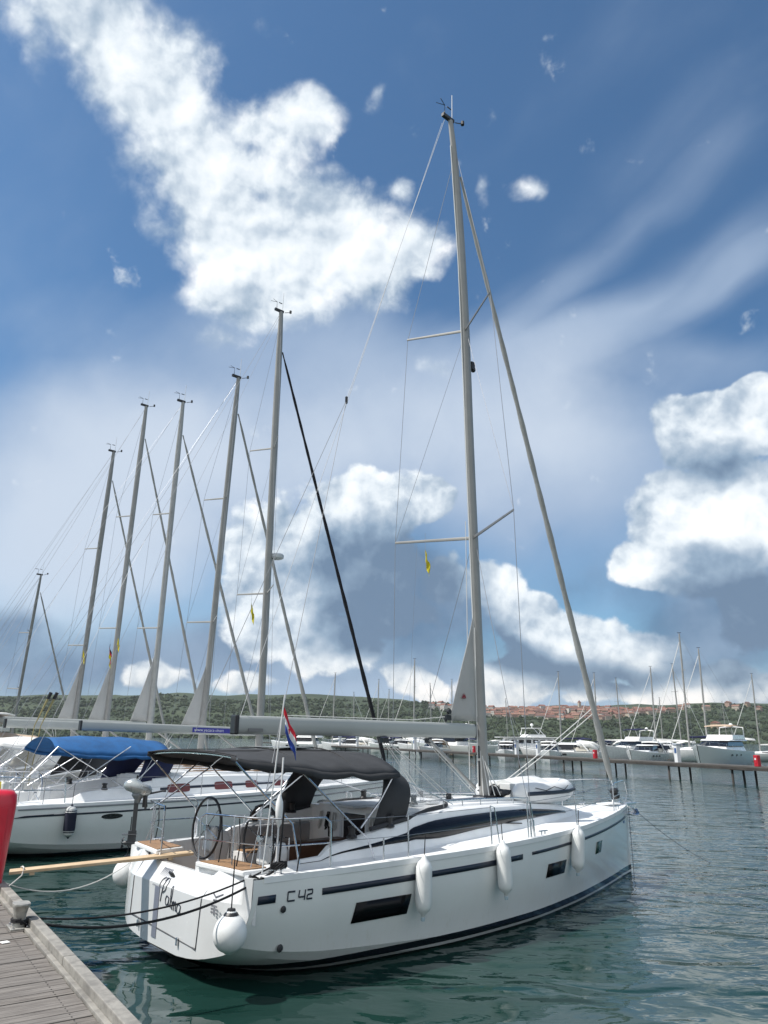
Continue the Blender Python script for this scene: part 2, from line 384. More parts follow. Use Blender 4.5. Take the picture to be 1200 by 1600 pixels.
# ------------------------------------------------------------------ shore and hills
def ridge_h(x, y):
    """height of the land; photographed skyline at about 1300 m"""
    az = x / max(y, 1.0)
    prof = spline([-1.6, -.75, -.5, -.34, -.17, 0, .07, .14, .26, .36, .43, .52, .9, 1.6], [60, 60, 66, 71, 74, 68, 61, 57, 58, 60, 64, 68, 75, 70])(az)
    near = spline([0, 60, 200, 420, 560, 700, 1100], [-3, .5, 13, 40, 60, 72, 60])(y-760)
    k = prof/68.0
    n = noise.fractal(Vector((x*.006, y*.006, 3.1)), 1.0, 2.0, 5)
    return near*k + n*8.0*min(1, max(0, (y-790)/120))
def make_land():
    mb = MB(); ys = [745, 770, 790, 815, 845, 880, 920, 960, 1000, 1040, 1080, 1120, 1160, 1200, 1240, 1280, 1320, 1360, 1400, 1450, 1520, 1650, 1850]
    rings = []
    for y in ys: rings.append([(t*y, y, ridge_h(t*y, y)) for t in [-1.5+3.0*i/220 for i in range(221)]])
    m = bpy.data.materials.new('hillside scrub'); m.use_nodes = True; h = NT(m.node_tree); b = m.node_tree.nodes['Principled BSDF']
    oc = h.n('ShaderNodeTexCoord').outputs['Object']
    c = h.mix(h.ramp(h.noise(oc, .012, 6, .6), .38, .62), (.024, .040, .016), (.040, .058, .023))
    c = h.mix(h.ramp(h.noise(oc, .035, 5, .65), .60, .76, 0, .5), c, (.13, .12, .068))
    h.l(c, b.inputs['Base Color']); b.inputs['Roughness'].default_value = .95
    mb.loft(rings, flip=True); tag(mb.build('hills', m), kind='structure')
    # wooded cover: thousands of crowns nobody could count, each a rough cluster of leaf clumps
    rnd = random.Random(11); cl = []
    leaf = [mat('wood dark', (.021, .034, .014), .95, var=.4, vscale=.05), mat('wood mid', (.028, .044, .018), .95, var=.4, vscale=.05), mat('wood light', (.038, .054, .023), .95, var=.35, vscale=.05)]
    mb = MB()
    for i in range(15000):
        y = 775 + (rnd.random()**.8)*560; az = rnd.uniform(-.72, .72); x = az*y
        d = noise.noise(Vector((x*.011, y*.016, 0)))
        if d < -.28 and rnd.random() < .7: continue
        if .13 < az < .42 and 1010 < y < 1330 and rnd.random() < .05: continue
        z = ridge_h(x, y); r = rnd.uniform(1.3, 3.3)*(1.2 if d > .2 else .9); hh = r*rnd.uniform(.8, 1.4)
        mi = 0 if rnd.random() < .4 else (1 if rnd.random() < .65 else 2)
        n = 6; vs = []; ph = rnd.random()*6
        for (zz, rr) in ((-.3, .75), (.35, 1.0), (.8, .62)):
            for k in range(n):
                a = ph + 2*math.pi*k/n + zz; q = rr*r*rnd.uniform(.65, 1.25); vs.append((x+q*math.cos(a), y+q*math.sin(a), z+hh*(zz+rnd.uniform(-.15, .15))))
        vs.append((x+rnd.uniform(-.3, .3)*r, y, z+hh*1.12))
        fs = [(j*n+k, j*n+(k+1) % n, (j+1)*n+(k+1) % n, (j+1)*n+k) for j in range(2) for k in range(n)] + [(2*n+k, 2*n+(k+1) % n, 3*n) for k in range(n)]
        mb.add(vs, fs, mi)
    tag(mb.build('distant_woodland', leaf), kind='stuff')
make_land()

# the village on the ridge: every house its own object
def make_village():
    rnd = random.Random(5)
    walls = [mat('plaster cream', (.44, .38, .31), .9, var=.1), mat('plaster white', (.56, .53, .49), .9, var=.1), mat('plaster ochre', (.36, .27, .19), .9, var=.1), mat('plaster rose', (.36, .25, .20), .9, var=.1)]
    roofs = [mat('roof tile red', (.20, .095, .070), .9, var=.25, vscale=.5), mat('roof tile orange', (.24, .135, .10), .9, var=.25, vscale=.5), mat('roof tile brown', (.14, .08, .065), .9, var=.25, vscale=.5)]
    glass = mat('dark window', (.03, .035, .04), .3)
    protos = []
    for wi in range(4):
        for ri in range(3):
            mb = MB(); w_, d_, h_ = rnd.uniform(7, 12), rnd.uniform(7, 10), rnd.choice([4.5, 5.5, 6, 7.5])
            mb.box((0, 0, h_/2-1.5), (w_, d_, h_+3), mi=0)
            o = .5; vs = [(-w_/2-o, -d_/2-o, h_), (w_/2+o, -d_/2-o, h_), (w_/2+o, d_/2+o, h_), (-w_/2-o, d_/2+o, h_), (-w_/2-o, 0, h_+2.6), (w_/2+o, 0, h_+2.6)]
            mb.add(vs, [(0, 1, 5, 4), (2, 3, 4, 5), (1, 2, 5), (3, 0, 4), (0, 3, 2, 1)], 1)
            for fl in range(int(h_//2.8)):
                for k in range(int(w_//2.6)):
                    mb.box((-w_/2+1.6+2.6*k, -d_/2-.02, 1.5+2.8*fl), (1.0, .08, 1.3), mi=2)
            mb.box((w_*.25, d_*.2, h_+2.2), (.7, .7, 1.8), mi=0)
            me = mb.build('house', [walls[wi], roofs[ri], glass]); protos.append(me)
    cols = ['cream', 'white', 'ochre', 'rose']; spots = []
    def put(az, y): spots.append((az, y))
    while len(spots) < 210:
        az = rnd.gauss(.235, .075)
        if not .13 < az < .40: continue
        y = rnd.uniform(1060, 1320); 
        k = 1 - abs((az-.235)/.17); 
        if y < 1310 - 230*max(.12, k): continue
        if any(abs(az-a)*y < 9 and abs(y-q) < 12 for a, q in spots): continue
        put(az, y)
    for a, y in [(.066, 1235), (.074, 1240), (.082, 1228), (.09, 1236), (.078, 1262), (.46, 1300), (.47, 1262), (.485, 1290), (.5, 1240), (.52, 1265), (.405, 1330), (.43, 1285), (.56, 1050), (.555, 1062), (.44, 1020)]: put(a, y)
    used = set(); n = len(spots); order = sorted(range(n), key=lambda i: spots[i][0])
    for rank, i in enumerate(order):
        az, y = spots[i]; p = rnd.randrange(12)
        if az < .1: p = 3+rnd.randrange(3)
        if p in used: o = protos[p].copy(); SC.collection.objects.link(o)
        else: o = protos[p]; used.add(p)
        x = az*y; o.location = (x, y, ridge_h(x, y)+.5); o.rotation_euler = (0, 0, rnd.uniform(-.9, .9))
        c = cols[p//3]
        tag(o, '%s walled house with a tiled roof on the distant hillside' % c, 'house', 'hillside houses with %s walls' % c)
    for k, p in enumerate(protos):
        if k not in used: bpy.data.objects.remove(p)
    # bell tower
    t = empty('bell_tower', (.262*1255, 1255, ridge_h(.262*1255, 1255)), .3)
    MB().box((0, 0, 7.5), (4.2, 4.2, 17)).build('tower_wall', walls[0], t)
    mb = MB(); mb.add([(-2.3, -2.3, 16), (2.3, -2.3, 16), (2.3, 2.3, 16), (-2.3, 2.3, 16), (0, 0, 20)], [(0, 1, 4), (1, 2, 4), (2, 3, 4), (3, 0, 4), (3, 2, 1, 0)]); mb.build('roof', roofs[0], t)
    tag(t, 'square stone bell tower rising among the red roofs of the village', 'tower')
make_village()

# the faint sea haze that greys the hills
def make_haze():
    m = bpy.data.materials.new('sea haze'); m.use_nodes = True; t = m.node_tree; t.nodes.clear()
    v = t.nodes.new('ShaderNodeVolumePrincipled'); o = t.nodes.new('ShaderNodeOutputMaterial')
    v.inputs['Color'].default_value = (.86, .90, .96, 1); v.inputs['Density'].default_value = .00007; v.inputs['Anisotropy'].default_value = .2
    t.links.new(v.outputs[0], o.inputs['Volume'])
    tag(MB().box((0, 800, 54), (7600, 2500, 118)).build('haze', m), kind='stuff')
make_haze()

# ------------------------------------------------------------------ shared boat materials
GEL = mat('gelcoat deck', (.80, .81, .81), .38, var=.04, vscale=3, bump=.12, bscale=120)
GEL2 = mat('gelcoat grey', (.60, .62, .64), .45, var=.05, vscale=3)
STEEL = mat('stainless steel', (.62, .63, .65), .22, metal=1.0, var=.06, vscale=9)
WIRE = mat('rigging wire', (.30, .31, .33), .4, metal=.8)
ALU = mat('anodised mast', (.33, .325, .31), .45, metal=.15, var=.08, vscale=1.5)
ALU_D = mat('dark anodised spar', (.20, .20, .20), .45, metal=.4)
BLACK = mat('black fittings', (.02, .02, .022), .42, var=.3)
CABGLASS = mat('cabin window black', (.006, .006, .008), .10, spec=.30)
HULLGLASS = mat('hull window black', (.004, .004, .005), .18, spec=.18)
SMOKED = mat('smoked acrylic', (.012, .013, .016), .06, spec=.6)
CANVAS = mat('dark grey canvas', (.036, .038, .042), .88, var=.16, vscale=5, bump=.5, bscale=8)
CANVAS_B = mat('blue canvas', (.014, .095, .26), .85, var=.15, vscale=4, bump=.5, bscale=8)
CANVAS_K = mat('black sail cover', (.008, .008, .012), .85, var=.15, vscale=4, bump=.4, bscale=8)
CANVAS_N = mat('navy canvas', (.010, .014, .055), .85, var=.15, vscale=4, bump=.4, bscale=8)
CANVAS_T = mat('sand canvas', (.50, .38, .28), .85, var=.12, vscale=3, bump=.4, bscale=8)
CANVAS_W = mat('white canvas', (.68, .68, .66), .8, var=.06, vscale=3, bump=.3, bscale=8)
SAIL = mat('sailcloth', (.43, .43, .42), .7, var=.07, vscale=1.2, bump=.3, bscale=5)
SAILCOVER = mat('furled sail grey', (.34, .34, .325), .75, var=.10, vscale=2.5, bump=.4, bscale=9)
BOOM = mat('boom paint', (.41, .425, .405), .4, metal=.15, var=.05, vscale=1)
RUB = mat('fender white', (.78, .79, .78), .35, var=.04, vscale=6)
NAVY = mat('navy stripe', (.012, .018, .035), .35)
ROPE_K = mat('black rope', (.014, .014, .016), .9, bump=.6, bscale=60)
ROPE_W = mat('white rope', (.62, .62, .60), .9, bump=.6, bscale=60)
def teak_mat():
    m = mat('teak', (.36, .215, .115), .62, two=(.27, .155, .08), twoscale=14)
    h = NT(m.node_tree); b = m.node_tree.nodes['Principled BSDF']; s = h.n('ShaderNodeSeparateXYZ'); h.l(h.n('ShaderNodeTexCoord').outputs['Object'], s.inputs[0])
    fr = h.math('FRACT', h.math('MULTIPLY', s.outputs[1], 18.0)); l = b.inputs['Base Color'].links[0].from_socket
    h.l(h.mix(h.math('LESS_THAN', fr, .09), l, (.03, .025, .02)), b.inputs['Base Color']); return m
TEAK = teak_mat()
TABLE = mat('cockpit table veneer', (.115, .055, .030), .35, two=(.075, .034, .020), twoscale=9)
VINYL = mat('clear vinyl', (.60, .62, .62), .12, alpha=.16)

# ------------------------------------------------------------------ hull form (x forward from the stern, y to port, z up from the water)
X0, X1 = 0.0, 12.35
F_B = spline([0, 2, 4, 6, 8, 9.5, 10.8, 11.7, 12.35], [2.00, 2.12, 2.14, 2.02, 1.68, 1.24, .76, .37, .045])
F_S = spline([0, 4, 8, 12.35], [1.34, 1.38, 1.46, 1.58])
F_ZC = spline([0, .6, 3, 6, 9, 12.3], [.62, .53, .40, .27, .22, .2])
F_C = spline([0, 2, 4, 6, 8, 9.5, 10.8, 11.7, 12.3], [1.86, 1.99, 2.0, 1.84, 1.42, .98, .55, .22, .02])
F_K = spline([0, .6, 1.2, 2, 4, 8, 11, 12.3], [.22, .01, -.17, -.32, -.5, -.5, -.32, -.1])
def warp(x, y):
    """the quarters are rounded forward of the flat middle of the transom"""
    return x + .32*max(0, (abs(y)-1.0)/1.03)**1.6*max(0, 1-x/1.4)
class Form:
    def __init__(s, kx=1, ky=1, kz=1): s.kx, s.ky, s.kz = kx, ky, kz
    def u(s, x): return X0 + (x-X0)/s.kx
    def b(s, x): return F_B(s.u(x))*s.ky
    def s_(s, x): return F_S(s.u(x))*s.kz
    def side(s, x, z, off=0.0):
        """half breadth of the topsides at height z"""
        u = s.u(x); zc = F_ZC(u); t = (z/s.kz-zc)/(F_S(u)-zc)
        if t < 0:
            k = F_K(u); q = min(1, max(0, 1-(z/s.kz-k)/(zc-k))); return s.ky*F_C(u)*math.sqrt(max(0, 1-q*q))+off
        return s.ky*(F_C(u)+(F_B(u)-F_C(u))*t + .05*math.sin(math.pi*min(1, t))*min(1, F_C(u))) + off
    def section(s, x):
        u = s.u(x); k, zc = F_K(u), F_ZC(u); c = F_C(u); pts = []
        for i in range(9):
            a = i/8*math.pi/2; pts.append((c*math.sin(a)*s.ky, (k+(zc-k)*(1-math.cos(a)))*s.kz))
        for i in range(1, 8):
            z = (zc+(F_S(u)-zc)*i/7)*s.kz; pts.append((s.side(x, z), z))
        return pts
    def X(s, u): return X0+(u-X0)*s.kx

def hull_part(fm, m, parent):
    mb = MB(); us = [0, .15, .3, .5, .7, 1.0, 1.4, 1.8]+[2.2+.4*i for i in range(24)]+[11.7, 11.9, 12.05, 12.18, 12.28, 12.35]
    rings = []
    for u in sorted(set(round(q, 3) for q in us)):
        x = fm.X(u); sec = fm.section(x)
        rings.append([(warp(x, y), y, z) for y, z in reversed(sec)] + [(warp(x, y), -y, z) for y, z in sec[1:]])
    mb.loft(rings, flip=False, capb=True)
    return mb.build('hull', m, parent, fix=True, angle=14)

def side_strip(fm, name, x0, x1, zlo, zhi, m, parent, off=.006, side=-1, n=None, slant=0.0):
    """a band on the topsides between two heights (functions of x)"""
    n = n or max(2, int((x1-x0)/.2)); mb = MB(); rings = []
    for i in range(n+1):
        x = x0+(x1-x0)*i/n; r_ = []
        for t in (0, .5, 1):
            z = zlo(x)+(zhi(x)-zlo(x))*t; xx = x + slant*(t-.5); r_.append((warp(xx, fm.side(xx, z)), side*fm.side(xx, z, off), z))
        rings.append(r_)
    mb.loft(rings, flip=(side > 0)); return mb.build(name, m, parent, solid=.006)

# deck profile: one half section with ten points, lofted through stations
def deck_profile(fm, x, yd, yt, zt, yi, zb, yb, zs, crown=0.0):
    b, s = fm.b(x), fm.s_(x); yd = min(yd, b-.06); yt = min(yt, yd); yi = min(yi, yt)
    return [(b+.012, s-.05), (b+.012, s+.025), (b-.04, s+.035), (max(.01, b-.06), s+.008), (yd, s+.03), (yt, zt-.03), (max(yt-.04, .0), zt), (yi, zt+crown*.35), (yi*.97, zb), (min(yb, yi*.95), zb), (min(yb, yi*.95), zs), (0, zs)]

def deck_part(fm, stations, m, parent, name='deck'):
    mb = MB(); rings = []
    for st in stations:
        x = fm.X(st[0]); p = deck_profile(fm, x, *st[1:])
        rings.append([(warp(x, y), y, z) for y, z in p] + [(warp(x, y), -y, z) for y, z in reversed(p[:-1])])
    mb.loft(rings, flip=True, capa=False, sm=True)
    return mb.build(name, m, parent, angle=28)

MAIN_ST = [  # u, yd, yt, zt, yi, zb, yb, zs
    (.18, 1.90, 1.84, 1.40, .60, .80, .58, .78), (.25, 1.62, 1.58, 1.40, 1.50, .80, 1.45, .78),
    (1.7, 1.66, 1.60, 1.46, 1.48, .80, 1.45, .78), (1.9, 1.68, 1.56, 1.58, 1.42, .80, 1.38, .78), (1.91, 1.68, 1.56, 1.58, 1.42, 1.20, .88, .78),
    (2.7, 1.66, 1.52, 1.70, 1.38, 1.20, .86, .78), (3.55, 1.60, 1.44, 1.84, 1.32, 1.20, .84, .78)]
def roofs(h=1.93, cr=.07):
    f_d = spline([3.56, 5, 6.5, 8, 9.2, 10.0, 10.4], [1.58, 1.40, 1.16, .88, .58, .34, .2])
    f_z = spline([3.56, 5, 7, 8.5, 9.4, 10.1, 10.4], [h-.03, h, h-.04, h-.13, h-.26, h-.40, h-.43])
    out = []
    for u in [3.56, 3.9, 4.3, 4.8, 5.3, 5.8, 6.3, 6.8, 7.3, 7.8, 8.3, 8.8, 9.2, 9.6, 9.9, 10.15, 10.3]:
        d = f_d(u); z = max(f_z(u), F_S(u)+.04); k = min(1, (z-F_S(u))/.4); t = d-.16*k; c = cr*k
        out.append((u, d, t, z, t*.78, z+c*.55, t*.5, z+c))
    for u in [10.6, 11, 11.4, 11.8, 12.1, 12.3]:
        z = F_S(u)+.045; d = max(.02, F_B(u)*.5); out.append((u, d, d*.8, z, d*.6, z, d*.4, z+.01))
    return out
def face_pt(fm, st, x_u, a, side=-1, off=.008):
    """point on the coaming / coachroof side: a from 0 (foot) to 1 (top edge)"""
    us = [q[0] for q in st]; i = max(j for j in range(len(us)) if us[j] <= x_u); i = min(i, len(us)-2)
    t = (x_u-us[i])/max(1e-6, us[i+1]-us[i]); q = [p+(r_-p)*t for p, r_ in zip(st[i], st[i+1])]
    x = fm.X(x_u); b, s = fm.b(x), fm.s_(x); yd = min(q[1], b-.06); yt = min(q[2], yd)
    y0, z0, y1, z1 = yd, s+.03, yt, q[3]-.03
    nx, nz = (z1-z0), (yd-yt); L = math.hypot(nx, nz) or 1
    return (x, side*(y0+(y1-y0)*a+off*nx/L), z0+(z1-z0)*a+off*nz/L)

# ------------------------------------------------------------------ pieces used on several boats
def mast_part(parent, base, top, wfore=.12, wside=.075, m=ALU, name='mast', boltrope=True):
    a, b = Vector(base), Vector(top); mb = MB(); n = 12; rings = []
    for i in range(13):
        t = i/12; c = a.lerp(b, t); k = 1.0 if t < .88 else 1-.35*(t-.88)/.12
        rings.append([(c.x+wfore*k*math.cos(2*math.pi*j/n), c.y+wside*k*math.sin(2*math.pi*j/n), c.z) for j in range(n)])
    mb.loft(rings, closed=True, capa=True, capb=True); o = mb.build(name, m, parent)
    return o
def masthead(parent, top, mirror=1):
    x, y, z = top; mb = MB()
    mb.box((x-.10, y, z+.03), (.42, .09, .10)); mb.tube([(x-.22, y, z+.05), (x-.22, y, z+.20)], .012, 5)
    mb.tube([(x+.16, y-.03, z+.02), (x+.42, y-.06, z+.12)], .014, 5); mb.lathe([(.0, 0), (.05, .01), (.05, .12), (0, .13)], (x+.42, y-.06, z+.08), 8)
    mb.build('masthead_crane', BLACK, parent)
    mb = MB(); mb.tube([(x-.22, y, z+.20), (x-.22, y, z+.42)], .008, 5)
    for a in (-.35, .35): mb.tube([(x-.22, y, z+.40), (x-.22+.26*math.cos(a)*-1, y+.26*math.sin(a), z+.40)], .010, 4)
    mb.box((x-.05, y, z+.41), (.16, .012, .035)); mb.build('wind_vane', BLACK, parent)
    rod('aerial', [(x+.06, y, z), (x+.08, y, z+.95)], .010, mat('aerial white', (.7, .7, .7), .5), parent, 5)
def spreader_pair(parent, root, tip, r=.030, m=ALU):
    for s in (-1, 1):
        MB().tube([root, (tip[0], s*tip[1]+root[1], tip[2])], [r*1.25, r*.8], 8, flat=.45).build('spreader', m, parent)
def furled_sail(parent, bottom, top, r0, r1, m, drum=True, wrap=True, name='furled_headsail'):
    a, b = Vector(bottom), Vector(top); n = 60; pts = [a.lerp(b, i/n) for i in range(n+1)]
    rr = []
    for i in range(n+1):
        t = i/n; k = r0+(r1-r0)*t
        if t < .03: k = r0*(.45+.55*t/.03)
        if t > .97: k *= .6
        rr.append(k*(1+.10*math.sin(i*1.7)+.05*math.sin(i*.63)))
    MB().tube(pts, rr, 10).build(name, m, parent)
    d = (b-a).normalized(); low = a-d*.62
    MB().tube([low, a], .014, 6).build('forestay', STEEL, parent)
    if drum:
        M = d.to_track_quat('Z', 'Y').to_matrix()
        MB().lathe([(.03, -.12), (.10, -.11), (.115, -.05), (.07, 0), (.115, .05), (.10, .11), (.04, .13)], a-d*.34, 14, M).build('furling_drum', BLACK, parent)
def winch(parent, c, r=.075, h=.17):
    MB().lathe([(r*1.15, 0), (r*1.15, .02), (r*.75, .05), (r*.72, h*.7), (r*.95, h*.86), (r*.95, h*.93), (r*.5, h)], c, 14).build('winch', BLACK, parent)
def wheel(parent, c, rad=.45, tilt=R(8), m=None, thin=.016):
    t = Euler((0, tilt, 0)).to_matrix(); mb = MB(); c = Vector(c)
    mb.tube([c+t @ Vector((0, rad*math.cos(a*math.pi/16), rad*math.sin(a*math.pi/16))) for a in range(32)], thin, 6, closed=True, cap=False)
    for k in range(6):
        a = k*math.pi/3+.3; mb.tube([c, c+t @ Vector((0, rad*math.cos(a), rad*math.sin(a)))], .007, 4, mi=1)
    mb.lathe([(.05, -.03), (.05, .03)], c, 10, Euler((0, R(90), 0)).to_matrix(), mi=1)
    return mb.build('steering_wheel', [m or BLACK, STEEL], parent)
def bimini(parent, xs, hw, zc, ze, m, name='bimini_canopy'):
    """xs: bow positions; hw, zc, ze: half width, crown height, edge height at each"""
    mb = MB(); rings = []; n = 18; N = len(xs)
    fh, fc, fe = (spline(xs, q) for q in (hw, zc, ze)); K = (N-1)*6
    for i in range(K+1):
        x = xs[0]+(xs[-1]-xs[0])*i/K; seg = (i % 6)/6; droop = .026*math.sin(math.pi*seg) if i % 6 else 0
        r_ = []
        for k in range(n+1):
            a = -1+2*k/n; y = fh(x)*math.copysign(abs(a)**.9, a) if a else 0
            sh_ = 1-abs(a)**2.6; z = fe(x)+(fc(x)-fe(x))*sh_
            z += -droop*(1-.3*abs(a)) + .012*math.sin(x*9+y*4)*abs(a)
            r_.append((x+.05*abs(a)**3*(1 if x > sum(xs)/N else -1), y, z))
        rings.append(r_)
    mb.loft(rings, flip=True)
    # hem and hanging edge on the two sides
    for s in (0, -1):
        mb.loft([[r_[s] for r_ in rings], [(r_[s][0], r_[s][1]*1.01, r_[s][2]-.07-.04*abs(math.sin(j*math.pi/6))) for j, r_ in enumerate(rings)]])
    return mb.build(name, m, parent, solid=.008, angle=60)
def sprayhood(parent, arches, m, glass_between=(2,), glass=VINYL, side=0):
    """arches: (x foot, x top, half width, z foot, z top)"""
    rings = []; n = 20
    for xf, xt, hw, zf, zt in arches:
        r_ = []
        for k in range(n+1):
            a = math.pi*k/n; c, s = math.cos(a), math.sin(a); c = math.copysign(abs(c)**.62, c); s = abs(s)**.62
            r_.append((xf+(xt-xf)*s, -hw*c, zf+(zt-zf)*s))
        rings.append(r_)
    mb = MB(); mb.loft(rings, flip=True, mfun=lambda i, k: 1 if i in glass_between else 0)
    return mb.build('sprayhood', [m, glass], parent, solid=.008, angle=60)
def lettering(text, size, M, m, parent, name, width=None, shear=0.0):
    """flat letters laid on a surface with the 4x4 matrix M"""
    cu = bpy.data.curves.new(name, 'FONT'); cu.body = text; cu.size = size; cu.shear = shear; cu.extrude = .002; cu.resolution_u = 3
    o = bpy.data.objects.new(name, cu); SC.collection.objects.link(o); dg = bpy.context.evaluated_depsgraph_get()
    me = bpy.data.meshes.new_from_object(o.evaluated_get(dg)); bpy.data.objects.remove(o)
    if width:
        xs = [v.co.x for v in me.vertices]; k = width/(max(xs)-min(xs)); me.transform(Matrix.Diagonal((k, 1, 1, 1)))
    me.transform(M); me.materials.clear(); me.materials.append(m)
    q = bpy.data.objects.new(name, me); SC.collection.objects.link(q); q.parent = parent; return q

# ------------------------------------------------------------------ where the boats lie
HEAD = .866                                   # heading of the berths, from +Y towards +X
BROT = math.pi/2 - HEAD
F3 = Vector((math.sin(HEAD), math.cos(HEAD), 0)); P3 = Vector((-math.cos(HEAD), math.sin(HEAD), 0))
ORG = Vector((-3.17, 11.79, 0)) + P3*.10 + F3*.06
def berth(x, y, z=0.0):
    """metres forward of, to port of and above the stern of the yacht in front -> world"""
    return ORG + F3*x + P3*y + Vector((0, 0, z))

HULLW = hull_mat('hull white', (.80, .81, .79), [(.035, (.012, .014, .016)), (.085, (.66, .67, .66)), (.20, (.010, .012, .020))], .16)

def transom_part(fm, parent, m):
    mb = MB(); zl = 1.04
    ys = [math.copysign(1-(1-abs(-1+2*i/90))**1.7, -1+2*i/90) for i in range(91)]
    W_ = fm.side(0, zl*fm.kz)
    tab = [(fm.side(0, .24+.8*i/200), .24+.8*i/200) for i in range(201)]
    def bot(y):
        y = abs(y)
        for w_, z_ in tab:
            if w_ >= y: return z_
        return zl

    rings = [[], [], [], []]
    for a in ys:
        y = a*W_; x = warp(0, y); z0 = min(bot(y), zl)
        t = max(0, min(1, (1.86-abs(y))/.12)); top = 1.29 if abs(y) < 1.12 else (1.38 if abs(y) > 1.26 else 1.29+.09*(abs(y)-1.12)/.14)
        rings[0].append((x-.004, y, z0)); rings[1].append((x-.004, y, z0+(zl-z0)*.5)); rings[2].append((x-.004, y, zl))
        rings[3].append((x+.17*t, y*(1 + (fm.side(0, 1.34)/W_-1)*abs(a)), top if abs(y) < 1.86 else 1.36))
    mb.loft(rings, sm=True)
    # inner face and top of the coaming behind it
    mb.loft([[(p[0], p[1], p[2]) for p in rings[3]], [(p[0]+.06, p[1], p[2]) for p in rings[3]], [(p[0]+.07, p[1], .80) for p in rings[3]]])
    return mb.build('transom', m, parent, angle=12)

